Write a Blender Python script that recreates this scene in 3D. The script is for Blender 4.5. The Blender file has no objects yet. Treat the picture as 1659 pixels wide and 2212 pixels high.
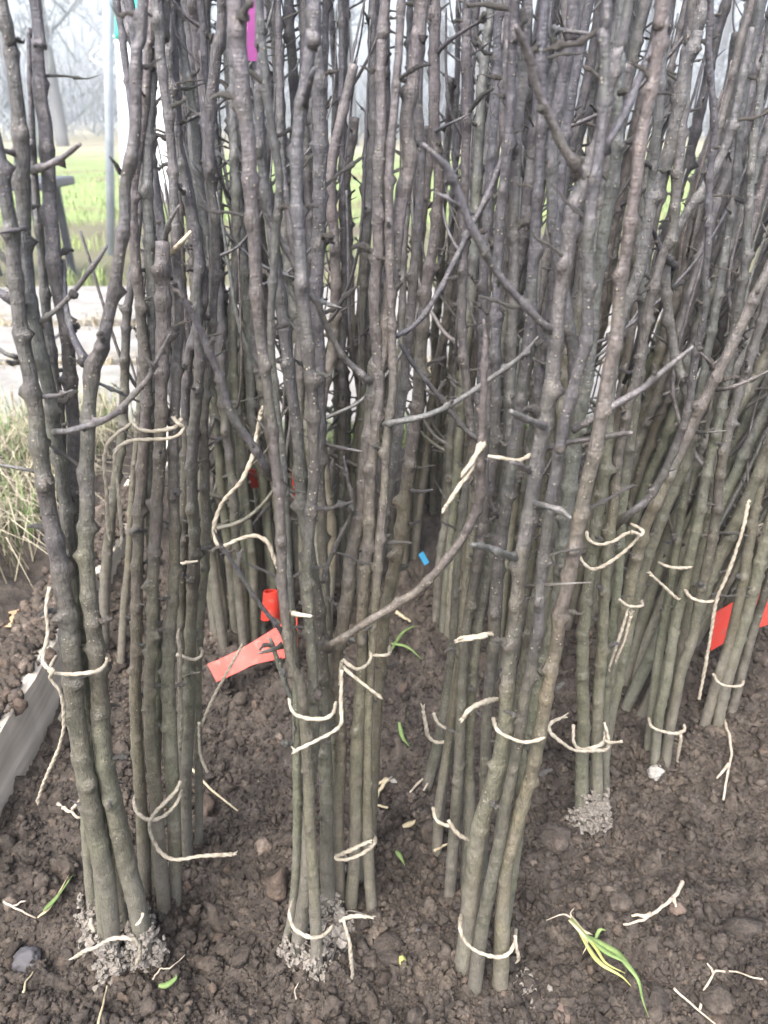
import bpy, math, random
import numpy as np
from mathutils import Vector, Matrix, Euler

# ------------------------------------------------------------------ camera, world, sun, exposure
SC = bpy.context.scene
COL = SC.collection
H = 0.55                                   # camera height above the soil, metres
PITCH = math.radians(28.0)
cam_d = bpy.data.cameras.new("camera"); cam = bpy.data.objects.new("camera", cam_d); COL.objects.link(cam)
cam.location = (0, 0, H); cam.rotation_euler = (math.pi / 2 - PITCH, 0, 0)
cam_d.sensor_fit = 'VERTICAL'; cam_d.sensor_height = 36; cam_d.lens = 26
cam_d.clip_start = 0.02; cam_d.clip_end = 600
cam_d.dof.use_dof = True; cam_d.dof.focus_distance = 0.50; cam_d.dof.aperture_fstop = 12.0
SC.camera = cam

SUN_EL, SUN_AZ = math.radians(58), math.radians(205)
W = bpy.data.worlds.new("World"); SC.world = W; W.use_nodes = True
nt = W.node_tree; nt.nodes.clear()
sky = nt.nodes.new('ShaderNodeTexSky'); sky.sky_type = 'NISHITA'; sky.sun_disc = False
sky.sun_elevation = SUN_EL; sky.sun_rotation = SUN_AZ; sky.air_density = 1.0; sky.dust_density = 6.0; sky.ozone_density = 1.0
hs = nt.nodes.new('ShaderNodeHueSaturation'); hs.inputs['Saturation'].default_value = 0.8
bg = nt.nodes.new('ShaderNodeBackground'); bg.inputs['Strength'].default_value = 0.15
wo = nt.nodes.new('ShaderNodeOutputWorld')
nt.links.new(sky.outputs[0], hs.inputs['Color']); nt.links.new(hs.outputs[0], bg.inputs[0]); nt.links.new(bg.outputs[0], wo.inputs[0])
sd = bpy.data.lights.new("sun", 'SUN'); sun = bpy.data.objects.new("sun", sd); COL.objects.link(sun)
sd.energy = 1.0; sd.angle = math.radians(40); sd.color = (1.0, 0.97, 0.93)
sdir = Vector((math.sin(SUN_AZ) * math.cos(SUN_EL), math.cos(SUN_AZ) * math.cos(SUN_EL), math.sin(SUN_EL)))
sun.rotation_euler = sdir.to_track_quat('Z', 'Y').to_euler()
SC.view_settings.view_transform = 'Standard'; SC.view_settings.look = 'None'
SC.view_settings.gamma = 1; SC.view_settings.use_curve_mapping = False
SC.view_settings.exposure = 2.02
SC.render.engine = 'CYCLES'
SC.cycles.max_bounces = 6; SC.cycles.diffuse_bounces = 4

rng = np.random.default_rng(11)
random.seed(11)

# ------------------------------------------------------------------ pixel -> world (1659 x 2212 measuring frame)
FPX = 26 / 36 * 2212
cp, sp = math.cos(PITCH), math.sin(PITCH)
def ray(px, py):
    u, v = (px - 829.5) / FPX, (1106 - py) / FPX
    return np.array([u, cp + v * sp, -sp + v * cp])
def gp(px, py, z=0.0):
    d = ray(px, py); t = (z - H) / d[2]
    return np.array([0, 0, H]) + d * t
def pl(px, py, a, k, dy=0.0):
    d = ray(px, py); t = (a + dy + k * H) / (d[1] - k * d[2])
    return np.array([0, 0, H]) + d * t, t
def depth_of(p):
    return p[1] * cp - (p[2] - H) * sp

# ------------------------------------------------------------------ mesh helpers
def np_mesh(name, V, F, smooth=True, attrs=None):
    m = bpy.data.meshes.new(name)
    V = np.asarray(V, dtype=np.float32); F = np.asarray(F, dtype=np.int32)
    n = F.shape[1]
    m.vertices.add(len(V)); m.vertices.foreach_set('co', V.ravel())
    m.loops.add(F.size); m.loops.foreach_set('vertex_index', F.ravel())
    m.polygons.add(len(F))
    m.polygons.foreach_set('loop_start', np.arange(0, F.size, n, dtype=np.int32))
    m.polygons.foreach_set('use_smooth', np.full(len(F), smooth))
    if attrs:
        for k, a in attrs.items():
            at = m.attributes.new(k, 'FLOAT', 'POINT'); at.data.foreach_set('value', np.asarray(a, dtype=np.float32).ravel())
    m.update(calc_edges=True)
    return m
def link(name, mesh, mat=None, parent=None, loc=None):
    o = bpy.data.objects.new(name, mesh); COL.objects.link(o)
    if mat is not None and not mesh.materials: mesh.materials.append(mat)
    if parent is not None: o.parent = parent
    if loc is not None: o.location = loc
    return o
def tag(o, label=None, cat=None, group=None, kind=None):
    if label: o['label'] = label
    if cat: o['category'] = cat
    if group: o['group'] = group
    if kind: o['kind'] = kind
    return o
def empty(name, loc):
    o = bpy.data.objects.new(name, None); COL.objects.link(o); o.location = loc; o.empty_display_size = 0.02
    return o
def join_tris(parts):
    Vs, Fs, n = [], [], 0
    for V, F in parts:
        F = np.asarray(F)
        if F.shape[1] == 4: F = np.vstack([F[:, [0, 1, 2]], F[:, [0, 2, 3]]])
        Vs.append(V); Fs.append(F + n); n += len(V)
    return np.vstack(Vs), np.vstack(Fs)
def box(x0, x1, y0, y1, z0, z1):
    V = np.array([[x, y, z] for z in (z0, z1) for y in (y0, y1) for x in (x0, x1)], float)
    F = np.array([[0, 2, 3, 1], [4, 5, 7, 6], [0, 1, 5, 4], [1, 3, 7, 5], [3, 2, 6, 7], [2, 0, 4, 6]])
    return V, F
def box_obj(name, b, mat, parent=None, bev=0.0, loc=None):
    V, F = box(*b); m = np_mesh(name, V, F, smooth=False); o = link(name, m, mat, parent, loc)
    if bev:
        md = o.modifiers.new("bevel", 'BEVEL'); md.width = bev; md.segments = 2
    return o

def catmull(P, n_per):
    P = np.asarray(P, float)
    E = np.vstack([2 * P[0] - P[1], P, 2 * P[-1] - P[-2]])
    out = []
    for i in range(1, len(E) - 2):
        p0, p1, p2, p3 = E[i - 1:i + 3]
        n = n_per[i - 1]
        t = np.linspace(0, 1, n, endpoint=False)[:, None]
        out.append(0.5 * (2 * p1 + (p2 - p0) * t + (2 * p0 - 5 * p1 + 4 * p2 - p3) * t ** 2 + (3 * p1 - p0 - 3 * p2 + p3) * t ** 3))
    out.append(E[-2][None])
    return np.vstack(out)
def resample(P, R, step):
    P = np.asarray(P, float); R = np.asarray(R, float)[:, None]
    Q = np.hstack([P, R])
    L = np.linalg.norm(np.diff(P, axis=0), axis=1)
    C = catmull(Q, [max(2, int(l / step * 1.5)) for l in L])
    s = np.concatenate([[0], np.cumsum(np.linalg.norm(np.diff(C[:, :3], axis=0), axis=1))])
    n = max(3, int(s[-1] / step) + 1)
    si = np.linspace(0, s[-1], n)
    C2 = np.stack([np.interp(si, s, C[:, j]) for j in range(4)], 1)
    return C2[:, :3], np.maximum(C2[:, 3], 1e-5), si
def frames(P):
    T = np.gradient(P, axis=0); T /= np.linalg.norm(T, axis=1)[:, None] + 1e-12
    N = np.zeros_like(P)
    n = np.cross(T[0], [0, 1, 0.01]); n /= np.linalg.norm(n) + 1e-9
    for i in range(len(P)):
        n = n - T[i] * np.dot(n, T[i]); n /= np.linalg.norm(n) + 1e-12
        N[i] = n
    return T, N, np.cross(T, N)
def tube(P, RR, close_base=True):
    """P (n,3), RR (n,seg) radii per ring and angle -> verts, quads(as tris ok)"""
    n, seg = RR.shape
    T, N, B = frames(P)
    th = np.linspace(0, 2 * np.pi, seg, endpoint=False)
    V = P[:, None, :] + RR[:, :, None] * (np.cos(th)[None, :, None] * N[:, None, :] + np.sin(th)[None, :, None] * B[:, None, :])
    V = V.reshape(-1, 3)
    i = np.arange(n - 1)[:, None] * seg; j = np.arange(seg)[None, :]; j2 = (j + 1) % seg
    F = np.stack([i + j, i + j2, i + seg + j2, i + seg + j], -1).reshape(-1, 4)
    Vt = np.vstack([V, P[0][None] - T[0] * RR[0].mean() * .1, P[-1][None] + T[-1] * RR[-1].mean() * .25])
    b, t = n * seg, n * seg + 1
    F = np.vstack([F[:, [0, 1, 2]], F[:, [0, 2, 3]]])
    caps = [[b, (q + 1) % seg, q] for q in range(seg)] + [[t, (n - 1) * seg + q, (n - 1) * seg + (q + 1) % seg] for q in range(seg)]
    return Vt, np.vstack([F, np.array(caps)])

def woody(P, R, r_, seg=10, step=0.003, node=0.026, bump=1.0, zig=0.0, smooth_foot=False):
    """knobbly woody stem: nodes, leaf-scar ledges, buds, slight wobble"""
    C, rad, s = resample(P, R, step)
    n = len(C)
    T, N, B = frames(C)
    th = np.linspace(0, 2 * np.pi, seg, endpoint=False)
    RR = np.repeat(rad[:, None], seg, 1)
    ph = r_.uniform(0, 6.28, 4)
    RR *= 1 + 0.015 * np.sin(s * 55 + ph[0])[:, None] + 0.025 * np.sin(s * 17 + ph[1])[:, None]
    RR *= 1 + 0.045 * np.sin(2 * th[None, :] + s[:, None] * 9 + ph[2]) + 0.03 * np.sin(3 * th[None, :] - s[:, None] * 14 + ph[3])
    RR *= 1 + r_.normal(0, 0.012, RR.shape)
    pos = node * r_.uniform(.3, .8); a = r_.uniform(0, 6.28); side = 1
    nodes = []; SCAR = np.zeros((n, seg))
    while pos < s[-1] - 0.004:
        i = int(np.searchsorted(s, pos)); i = min(i, n - 1); r0 = rad[i]
        d = s - pos
        gro = (.10 + .90 * min(1, max(0, pos - .10) / .26)) if smooth_foot else 1.0
        RR += (gro * bump * 0.15 * r0 * np.exp(-(d / np.where(d > 0, .22 * r0 + .0010, .9 * r0 + .0014)) ** 2))[:, None]
        ang = np.angle(np.exp(1j * (th - a)))
        amp = gro * bump * r_.uniform(.3, .95) * max(r0, .0022)
        sx = np.where(d > 0, .0011 + .16 * r0, .0013 + .42 * r0)
        RR += amp * np.exp(-(d / sx) ** 2)[:, None] * np.exp(-(ang / .5) ** 2)[None, :]
        SCAR += (.3 + .7 * gro) * np.exp(-((d - .25 * r0) / (.38 * r0 + .0007)) ** 2)[:, None] * (.12 + .9 * r_.uniform(.4, 1) * np.exp(-(ang / .75) ** 2))[None, :]
        if zig:
            off = zig * gro * side * rad[i]
            C += (off * np.exp(-np.sqrt(d * d + 4e-6) / (node * .5)))[:, None] * (N[i] * math.cos(a) + B[i] * math.sin(a))[None, :]
        nodes.append((i, a)); side = -side
        pos += node * r_.uniform(.65, 1.5); a += 2.4 + r_.uniform(-.5, .5)
    V, F = tube(C, RR)
    woody.scar = np.concatenate([np.clip(SCAR, 0, 1).ravel(), [0, .3]])
    return V, F, C, rad, nodes, (T, N, B), s

# ------------------------------------------------------------------ materials
def mat(name):
    m = bpy.data.materials.new(name); m.use_nodes = True
    t = m.node_tree; b = t.nodes['Principled BSDF']
    return m, t, b
def N_(t, typ, **kw):
    n = t.nodes.new(typ)
    for k, v in kw.items():
        if k in n.inputs: n.inputs[k].default_value = v
        else: setattr(n, k, v)
    return n
def ramp(t, stops, interp='LINEAR'):
    r = t.nodes.new('ShaderNodeValToRGB'); r.color_ramp.interpolation = interp
    e = r.color_ramp.elements
    while len(e) < len(stops): e.new(0.5)
    for i, (p, c) in enumerate(stops):
        e[i].position = p; e[i].color = (*c, 1) if len(c) == 3 else c
    return r
def mixc(t, fac, a, b, typ='MIX'):
    m = t.nodes.new('ShaderNodeMix'); m.data_type = 'RGBA'; m.blend_type = typ
    for i, x in ((0, fac), (6, a), (7, b)):
        if hasattr(x, 'links') or hasattr(x, 'is_linked'): t.links.new(x, m.inputs[i])
        else: m.inputs[i].default_value = x if i == 0 else (*x, 1)
    return m.outputs[2]
def mathn(t, op, a, b=0.0, clamp=False):
    m = t.nodes.new('ShaderNodeMath'); m.operation = op; m.use_clamp = clamp
    for i, x in ((0, a), (1, b)):
        if hasattr(x, 'is_linked'): t.links.new(x, m.inputs[i])
        else: m.inputs[i].default_value = x
    return m.outputs[0]
def bump(t, b, h, strength, dist):
    n = t.nodes.new('ShaderNodeBump'); n.inputs['Strength'].default_value = strength; n.inputs['Distance'].default_value = dist
    t.links.new(h, n.inputs['Height']); t.links.new(n.outputs[0], b.inputs['Normal']); return n

def bark_material(name, dust=1.0):
    m, t, b = mat(name)
    L = t.links.new
    age = N_(t, 'ShaderNodeAttribute', attribute_name='age').outputs['Fac']
    oi = N_(t, 'ShaderNodeObjectInfo')
    tc = N_(t, 'ShaderNodeTexCoord')
    off = N_(t, 'ShaderNodeVectorMath', operation='ADD'); L(tc.outputs['Object'], off.inputs[0])
    rv = N_(t, 'ShaderNodeVectorMath', operation='SCALE'); rv.inputs[0].default_value = (7, 3, 5); L(oi.outputs['Random'], rv.inputs['Scale'])
    L(rv.outputs[0], off.inputs[1]); co = off.outputs[0]
    def noise(scale, detail=4, rough=.6, sx=None):
        n = N_(t, 'ShaderNodeTexNoise', Scale=scale, Detail=detail, Roughness=rough)
        if sx:
            mp = N_(t, 'ShaderNodeMapping'); mp.inputs['Scale'].default_value = sx; L(co, mp.inputs[0]); L(mp.outputs[0], n.inputs['Vector'])
        else: L(co, n.inputs['Vector'])
        return n.outputs['Fac']
    n_big = noise(14, 3); n_mid = noise(70, 5, .65); n_ring = noise(1, 3, .6, (60, 60, 900)); n_fine = noise(1, 3, .6, (900, 900, 180))
    jit = mathn(t, 'MULTIPLY', mathn(t, 'SUBTRACT', n_big, .5), .8)
    a2 = mathn(t, 'ADD', age, jit)
    rp = ramp(t, [(0.0, (.140, .140, .120)), (.20, (.112, .115, .088)), (.42, (.106, .104, .086)), (.65, (.104, .101, .106)), (1.0, (.122, .120, .143))])
    L(a2, rp.inputs[0])
    tone = ramp(t, [(0, (.52, .52, .57)), (.2, (1.0, .98, .95)), (.4, (.88, .95, .89)), (.6, (1.12, 1.02, .94)), (.8, (.68, .68, .72)), (1, (1.10, 1.08, 1.05))])
    L(oi.outputs['Random'], tone.inputs[0])
    c = mixc(t, 1.0, rp.outputs[0], tone.outputs[0], 'MULTIPLY')
    vm = ramp(t, [(.33, (.40, .39, .38)), (.48, (1, 1, 1)), (.66, (1.55, 1.5, 1.4))]); L(n_mid, vm.inputs[0])
    c = mixc(t, .5, c, vm.outputs[0], 'MULTIPLY')
    sp_ = ramp(t, [(.36, (.55, .54, .52)), (.5, (1, 1, 1)), (.63, (1.45, 1.42, 1.36))]); L(noise(330, 4, .7), sp_.inputs[0])
    c = mixc(t, .7, c, sp_.outputs[0], 'MULTIPLY')
    bt = ramp(t, [(.36, (.78, .75, .71)), (.5, (1, 1, 1)), (.64, (1.0, 1.05, .99))]); L(noise(9, 3, .6), bt.inputs[0])
    c = mixc(t, .9, c, bt.outputs[0], 'MULTIPLY')
    # greenish algae patches
    gm = ramp(t, [(.55, (0, 0, 0)), (.72, (1, 1, 1))]); L(noise(22, 3), gm.inputs[0])
    c = mixc(t, mathn(t, 'MULTIPLY', gm.outputs[0], .34), c, (.10, .112, .082))
    # thin cross rings
    rm = ramp(t, [(.60, (0, 0, 0)), (.70, (1, 1, 1))]); L(n_ring, rm.inputs[0])
    c = mixc(t, mathn(t, 'MULTIPLY', mathn(t, 'MULTIPLY', rm.outputs[0], mathn(t, 'SUBTRACT', 1.0, mathn(t, 'MULTIPLY', age, 1.3), True)), .26), c, (.20, .185, .15))
    # lenticels
    vo = N_(t, 'ShaderNodeTexVoronoi', Scale=300.0); L(co, vo.inputs['Vector'])
    ln = ramp(t, [(.11, (1, 1, 1)), (.19, (0, 0, 0))]); L(vo.outputs['Distance'], ln.inputs[0])
    dens = ramp(t, [(.42, (.12, .12, .12)), (.56, (1, 1, 1))]); L(noise(30, 2), dens.inputs[0])
    lf = mathn(t, 'MULTIPLY', mathn(t, 'MULTIPLY', ln.outputs[0], dens.outputs[0]), .85)
    c = mixc(t, mathn(t, 'MULTIPLY', lf, .9), c, (.38, .35, .27))
    scar = N_(t, 'ShaderNodeAttribute', attribute_name='scar').outputs['Fac']
    c = mixc(t, mathn(t, 'MULTIPLY', scar, .85), c, (.045, .036, .030))
    # dry soil dust near the foot
    df = ramp(t, [(0.0, (1, 1, 1)), (.25, (.28, .28, .28)), (.5, (.06, .06, .06))]); L(a2, df.inputs[0])
    dn = ramp(t, [(.35, (.2, .2, .2)), (.65, (1, 1, 1))]); L(noise(120, 5, .7), dn.inputs[0])
    c = mixc(t, mathn(t, 'MULTIPLY', mathn(t, 'MULTIPLY', df.outputs[0], dn.outputs[0]), .75 * dust), c, (.215, .20, .172))
    L(c, b.inputs['Base Color'])
    b.inputs['Roughness'].default_value = .36
    b.inputs['Specular IOR Level'].default_value = .6
    h = mathn(t, 'ADD', mathn(t, 'MULTIPLY', n_fine, .7), mathn(t, 'ADD', mathn(t, 'MULTIPLY', n_ring, .22), mathn(t, 'ADD', n_mid, mathn(t, 'MULTIPLY', lf, .5))))
    bump(t, b, h, .8, .0018)
    return m
BARK = bark_material("hawthorn_bark")

def simple(name, col, col2, scale, rough=.7, bstr=.4, bdist=.002, stretch=None, spec=.3):
    m, t, b = mat(name)
    tc = N_(t, 'ShaderNodeTexCoord'); n = N_(t, 'ShaderNodeTexNoise', Scale=scale, Detail=5.0, Roughness=.65)
    if stretch:
        mp = N_(t, 'ShaderNodeMapping'); mp.inputs['Scale'].default_value = stretch; t.links.new(tc.outputs['Object'], mp.inputs[0]); t.links.new(mp.outputs[0], n.inputs['Vector'])
    else: t.links.new(tc.outputs['Object'], n.inputs['Vector'])
    r = ramp(t, [(.3, col), (.7, col2)]); t.links.new(n.outputs['Fac'], r.inputs[0]); t.links.new(r.outputs[0], b.inputs['Base Color'])
    b.inputs['Roughness'].default_value = rough; b.inputs['Specular IOR Level'].default_value = spec
    if bstr: bump(t, b, n.outputs['Fac'], bstr, bdist)
    return m
TWINE = simple("paper_twine", (.20, .175, .135), (.40, .365, .30), 260, .8, .5, .0006)
ROOT = simple("pale_root", (.24, .20, .155), (.46, .41, .34), 200, .8)
PEELED = simple("peeled_wood", (.42, .36, .27), (.62, .55, .44), 150, .7)
DUSTCLUMP = simple("dry_root_dip_crumbs", (.11, .10, .088), (.26, .24, .215), 300, .95, .5, .001)
STONE_W = simple("pale_stone", (.16, .155, .145), (.36, .345, .32), 90, .8)
STONE_D = simple("dark_stone", (.05, .05, .055), (.10, .10, .11), 60, .7)
CLOD_M = simple("soil_clod", (.055, .042, .033), (.125, .097, .078), 120, .95, .9, .003)
CLOD_R = simple("red_brown_clod", (.085, .064, .053), (.15, .115, .095), 120, .95, .9, .003)
BLADE_G = simple("fresh_blade", (.08, .14, .04), (.20, .28, .11), 60, .65, 0)
BLADE_Y = simple("yellow_blade", (.22, .26, .07), (.36, .36, .14), 60, .65, 0)
TUSS = simple("dry_tussock", (.17, .15, .10), (.40, .37, .28), 25, .7, 0)
LAWNB = simple("lawn_blade", (.17, .24, .07), (.32, .38, .17), 3, .6, 0)
STRAW = simple("straw", (.26, .22, .14), (.46, .41, .29), 60, .7, 0)
LEAF_D = simple("dead_leaf", (.28, .17, .09), (.52, .36, .22), 60, .6, .3, .002)
TIMBER = simple("weathered_timber", (.38, .345, .29), (.66, .61, .53), 60, .85, .6, .002, (1, .06, 1))
GALV = simple("galvanised_steel", (.28, .32, .37), (.40, .45, .50), 20, .45, 0, spec=.6)
SLABM = simple("pale_concrete", (.15, .146, .135), (.30, .292, .28), 9, .9, .6, .01)
WHITE = simple("white_banner_cloth", (.74, .77, .80), (.82, .84, .86), 5, .7, 0)
TURQ = simple("turquoise_band", (.08, .55, .47), (.10, .62, .53), 5, .6, 0)
CORD = simple("white_cord", (.62, .70, .68), (.75, .80, .78), 200, .7, 0)
PINK = simple("pink_ribbon", (.36, .08, .30), (.50, .13, .40), 8, .5, 0)
BLUE = simple("blue_plastic", (.06, .36, .68), (.10, .46, .78), 40, .4, 0)
BENCHM = simple("dark_grey_plastic", (.035, .04, .05), (.06, .065, .08), 20, .4, 0, spec=.5)

def red_plastic():
    m, t, b = mat("red_marker_plastic")
    tc = N_(t, 'ShaderNodeTexCoord'); n = N_(t, 'ShaderNodeTexNoise', Scale=70.0, Detail=6.0, Roughness=.7); t.links.new(tc.outputs['Object'], n.inputs['Vector'])
    r = ramp(t, [(.52, (.52, .045, .03)), (.66, (.22, .13, .10))]); t.links.new(n.outputs['Fac'], r.inputs[0]); t.links.new(r.outputs[0], b.inputs['Base Color'])
    b.inputs['Roughness'].default_value = .4
    return m
RED = red_plastic()

def soil_material():
    m, t, b = mat("dark_soil")
    L = t.links.new
    tc = N_(t, 'ShaderNodeTexCoord')
    def nz(s, d=5, r=.65):
        n = N_(t, 'ShaderNodeTexNoise', Scale=s, Detail=d, Roughness=r); L(tc.outputs['Object'], n.inputs['Vector']); return n.outputs['Fac']
    n1, n2, n3 = nz(9, 4), nz(60, 6, .7), nz(420, 5, .7)
    c1 = ramp(t, [(.30, (.034, .031, .029)), (.52, (.073, .066, .0605)), (.75, (.140, .126, .114))]); L(n2, c1.inputs[0])
    tn = ramp(t, [(.3, (.78, .76, .76)), (.7, (1.2, 1.15, 1.1))]); L(n1, tn.inputs[0])
    c = mixc(t, 1.0, c1.outputs[0], tn.outputs[0], 'MULTIPLY')
    f = ramp(t, [(.3, (.72, .72, .72)), (.7, (1.3, 1.28, 1.25))]); L(n3, f.inputs[0])
    c = mixc(t, .9, c, f.outputs[0], 'MULTIPLY')
    oi = N_(t, 'ShaderNodeAttribute', attribute_name='tone').outputs['Fac']
    tr = ramp(t, [(0, (.72, .68, .66)), (.5, (1, 1, 1)), (.85, (1.35, 1.3, 1.22)), (.93, (1.45, 1.3, 1.2)), (1.0, (2.3, 2.2, 2.1))]); L(oi, tr.inputs[0])
    c = mixc(t, 1.0, c, tr.outputs[0], 'MULTIPLY')
    L(c, b.inputs['Base Color']); b.inputs['Roughness'].default_value = .95; b.inputs['Specular IOR Level'].default_value = .2
    h = mathn(t, 'ADD', n2, mathn(t, 'MULTIPLY', n3, .5))
    bump(t, b, h, 1.0, .005)
    return m
SOIL = soil_material()

def lawn_material():
    m, t, b = mat("lawn_ground")
    L = t.links.new; tc = N_(t, 'ShaderNodeTexCoord')
    n = N_(t, 'ShaderNodeTexNoise', Scale=.9, Detail=6.0, Roughness=.65); L(tc.outputs['Object'], n.inputs['Vector'])
    n2 = N_(t, 'ShaderNodeTexNoise', Scale=14.0, Detail=5.0, Roughness=.7); L(tc.outputs['Object'], n2.inputs['Vector'])
    r = ramp(t, [(.36, (.16, .13, .075)), (.46, (.15, .20, .07)), (.62, (.21, .29, .10)), (.75, (.30, .32, .17))]); L(n.outputs['Fac'], r.inputs[0])
    f = ramp(t, [(.3, (.7, .7, .7)), (.7, (1.25, 1.25, 1.25))]); L(n2.outputs['Fac'], f.inputs[0])
    # muddy verge close to the slabs, straw-coloured far margin (both are what grows there)
    sx = N_(t, 'ShaderNodeSeparateXYZ'); L(tc.outputs['Object'], sx.inputs[0])
    yy = mathn(t, 'ADD', sx.outputs[1], mathn(t, 'MULTIPLY', n2.outputs['Fac'], .8))
    mud = ramp(t, [(.0, (1, 1, 1)), (1.0, (0, 0, 0))]); L(mathn(t, 'MULTIPLY', mathn(t, 'SUBTRACT', yy, 5.3), 2.0, True), mud.inputs[0])
    c = mixc(t, 1.0, r.outputs[0], f.outputs[0], 'MULTIPLY')
    c = mixc(t, mathn(t, 'MULTIPLY', mud.outputs[0], .8), c, (.085, .065, .05))
    far = mathn(t, 'MULTIPLY', mathn(t, 'SUBTRACT', yy, 13.0), .2, True)
    c = mixc(t, far, c, (.25, .235, .16))
    L(c, b.inputs['Base Color']); b.inputs['Roughness'].default_value = .9
    bump(t, b, n2.outputs['Fac'], .6, .03)
    return m
LAWN = lawn_material()

# ------------------------------------------------------------------ 2-D noise for the soil relief
def tbl(seed): return np.random.default_rng(seed).random((257, 257))
def vnoise(x, y, seed):
    T = tbl(seed); xi = np.floor(x).astype(int); yi = np.floor(y).astype(int); fx = x - xi; fy = y - yi
    fx = fx * fx * (3 - 2 * fx); fy = fy * fy * (3 - 2 * fy)
    a = T[xi % 256, yi % 256]; b = T[(xi + 1) % 256, yi % 256]; c = T[xi % 256, (yi + 1) % 256]; d = T[(xi + 1) % 256, (yi + 1) % 256]
    return (a * (1 - fx) + b * fx) * (1 - fy) + (c * (1 - fx) + d * fx) * fy - .5
def domes(x, y, cell, r0, r1, prob, seed, flat=.8):
    T1, T2, T3, T4 = tbl(seed), tbl(seed + 1), tbl(seed + 2), tbl(seed + 3)
    xs, ys = x / cell, y / cell; xi = np.floor(xs).astype(int); yi = np.floor(ys).astype(int)
    h = np.zeros_like(x)
    for dx in (-1, 0, 1):
        for dy in (-1, 0, 1):
            cx, cy = (xi + dx) % 256, (yi + dy) % 256
            px = (xi + dx + T1[cx, cy]) * cell; py = (yi + dy + T2[cx, cy]) * cell
            q = T3[cx, cy]; R = (r0 + (r1 - r0) * T4[cx, cy] ** 2) * (q < prob)
            d2 = (x - px) ** 2 + (y - py) ** 2
            h = np.maximum(h, np.sqrt(np.maximum(R * R - d2, 0)) * flat)
    return h

BASES = []                                  # (x, y) of stem feet, filled below, for little mounds
def soil_height(x, y):
    wx = x + .006 * vnoise(x * 90, y * 90, 5) + .003 * vnoise(x * 240, y * 240, 6)
    wy = y + .006 * vnoise(x * 90, y * 90, 7) + .003 * vnoise(x * 240, y * 240, 8)
    h = .034 * vnoise(x * 5, y * 5, 1) + .024 * vnoise(x * 14, y * 14, 2) + .013 * vnoise(x * 38, y * 38, 3)
    h += domes(wx, wy, .075, .014, .030, .30, 20, .5)
    h += domes(wx, wy, .030, .005, .013, .5, 30, .78)
    h += domes(wx, wy, .013, .003, .0065, .75, 40, .9)
    h += domes(wx, wy, .006, .0014, .003, .9, 50, .9)
    h += .0046 * vnoise(x * 260, y * 260, 9) + .0040 * vnoise(x * 430, y * 430, 10)
    h -= .012
    # soil heaped against the timber edge, and a verge outside it
    h += .040 * np.exp(-((x + .36) / .05) ** 2) * np.clip((y - .60) / .12, 0, 1)
    h += .022 * np.clip((-.41 - x) / .1, 0, 1)
    for (bx, by) in BASES: pass
    return h

# ------------------------------------------------------------------ setting: soil bed, lawn, slabs, timber edge
def axis(segs):
    out = []
    for a, b, st in segs: out.append(np.arange(a, b, st))
    return np.concatenate(out)
XS = axis([(-1.6, -.7, .014), (-.7, -.40, .006), (-.40, .58, .0023), (.58, .9, .005), (.9, 2.6, .014)])
YS = axis([(-.15, .12, .012), (.12, .62, .0023), (.62, .9, .0045), (.9, 1.36, .010)])
GX, GY = np.meshgrid(XS, YS, indexing='ij')
GZ = soil_height(GX, GY)
def soil_at(x, y):
    x = np.atleast_1d(x); y = np.atleast_1d(y)
    i = np.clip(np.searchsorted(XS, x) - 1, 0, len(XS) - 2); j = np.clip(np.searchsorted(YS, y) - 1, 0, len(YS) - 2)
    fx = np.clip((x - XS[i]) / (XS[i + 1] - XS[i]), 0, 1); fy = np.clip((y - YS[j]) / (YS[j + 1] - YS[j]), 0, 1)
    return (GZ[i, j] * (1 - fx) + GZ[i + 1, j] * fx) * (1 - fy) + (GZ[i, j + 1] * (1 - fx) + GZ[i + 1, j + 1] * fx) * fy
nx, ny = GX.shape
ii, jj = np.meshgrid(np.arange(nx - 1), np.arange(ny - 1), indexing='ij'); q = (ii * ny + jj).ravel()
SF = np.stack([q, q + ny, q + ny + 1, q + 1], 1)
tone = .5 + .25 * vnoise(GX * 60, GY * 60, 77)
soil = link("soil_bed", np_mesh("soil_bed", np.stack([GX, GY, GZ], -1).reshape(-1, 3), SF, True, {'tone': tone}), SOIL)
tag(soil, "dark crumbly soil of the heeling-in bed", "soil", kind='structure')

V = np.array([[-90, 1.30, -.055], [90, 1.30, -.055], [90, 110, .1], [-90, 110, .1], [-90, -30, -.06], [90, -30, -.06], [90, 1.30, -.055], [-90, 1.30, -.055]], float)
lawn = link("ground", np_mesh("ground", V, np.array([[0, 1, 2, 3], [4, 5, 6, 7]]), False), LAWN)
tag(lawn, "rough winter lawn running back to the wood", "ground", kind='structure')

path = empty("path", (0, 0, 0)); tag(path, "pale concrete slab path behind the saplings", "path", kind='structure')
slab_n = 0
for row, (y0, y1) in enumerate([(1.47, 1.88), (1.93, 2.27), (2.36, 2.88)]):
    x = -3.6 + row * .17
    while x < 3.6:
        w = .62
        z = .0 + rng.uniform(-.004, .004)
        box_obj("slab", (-w / 2, w / 2 - .014, y0, y1, -.06, .0), SLABM, path, .006, (x + w / 2, 0, z - .012))
        x += w

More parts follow.
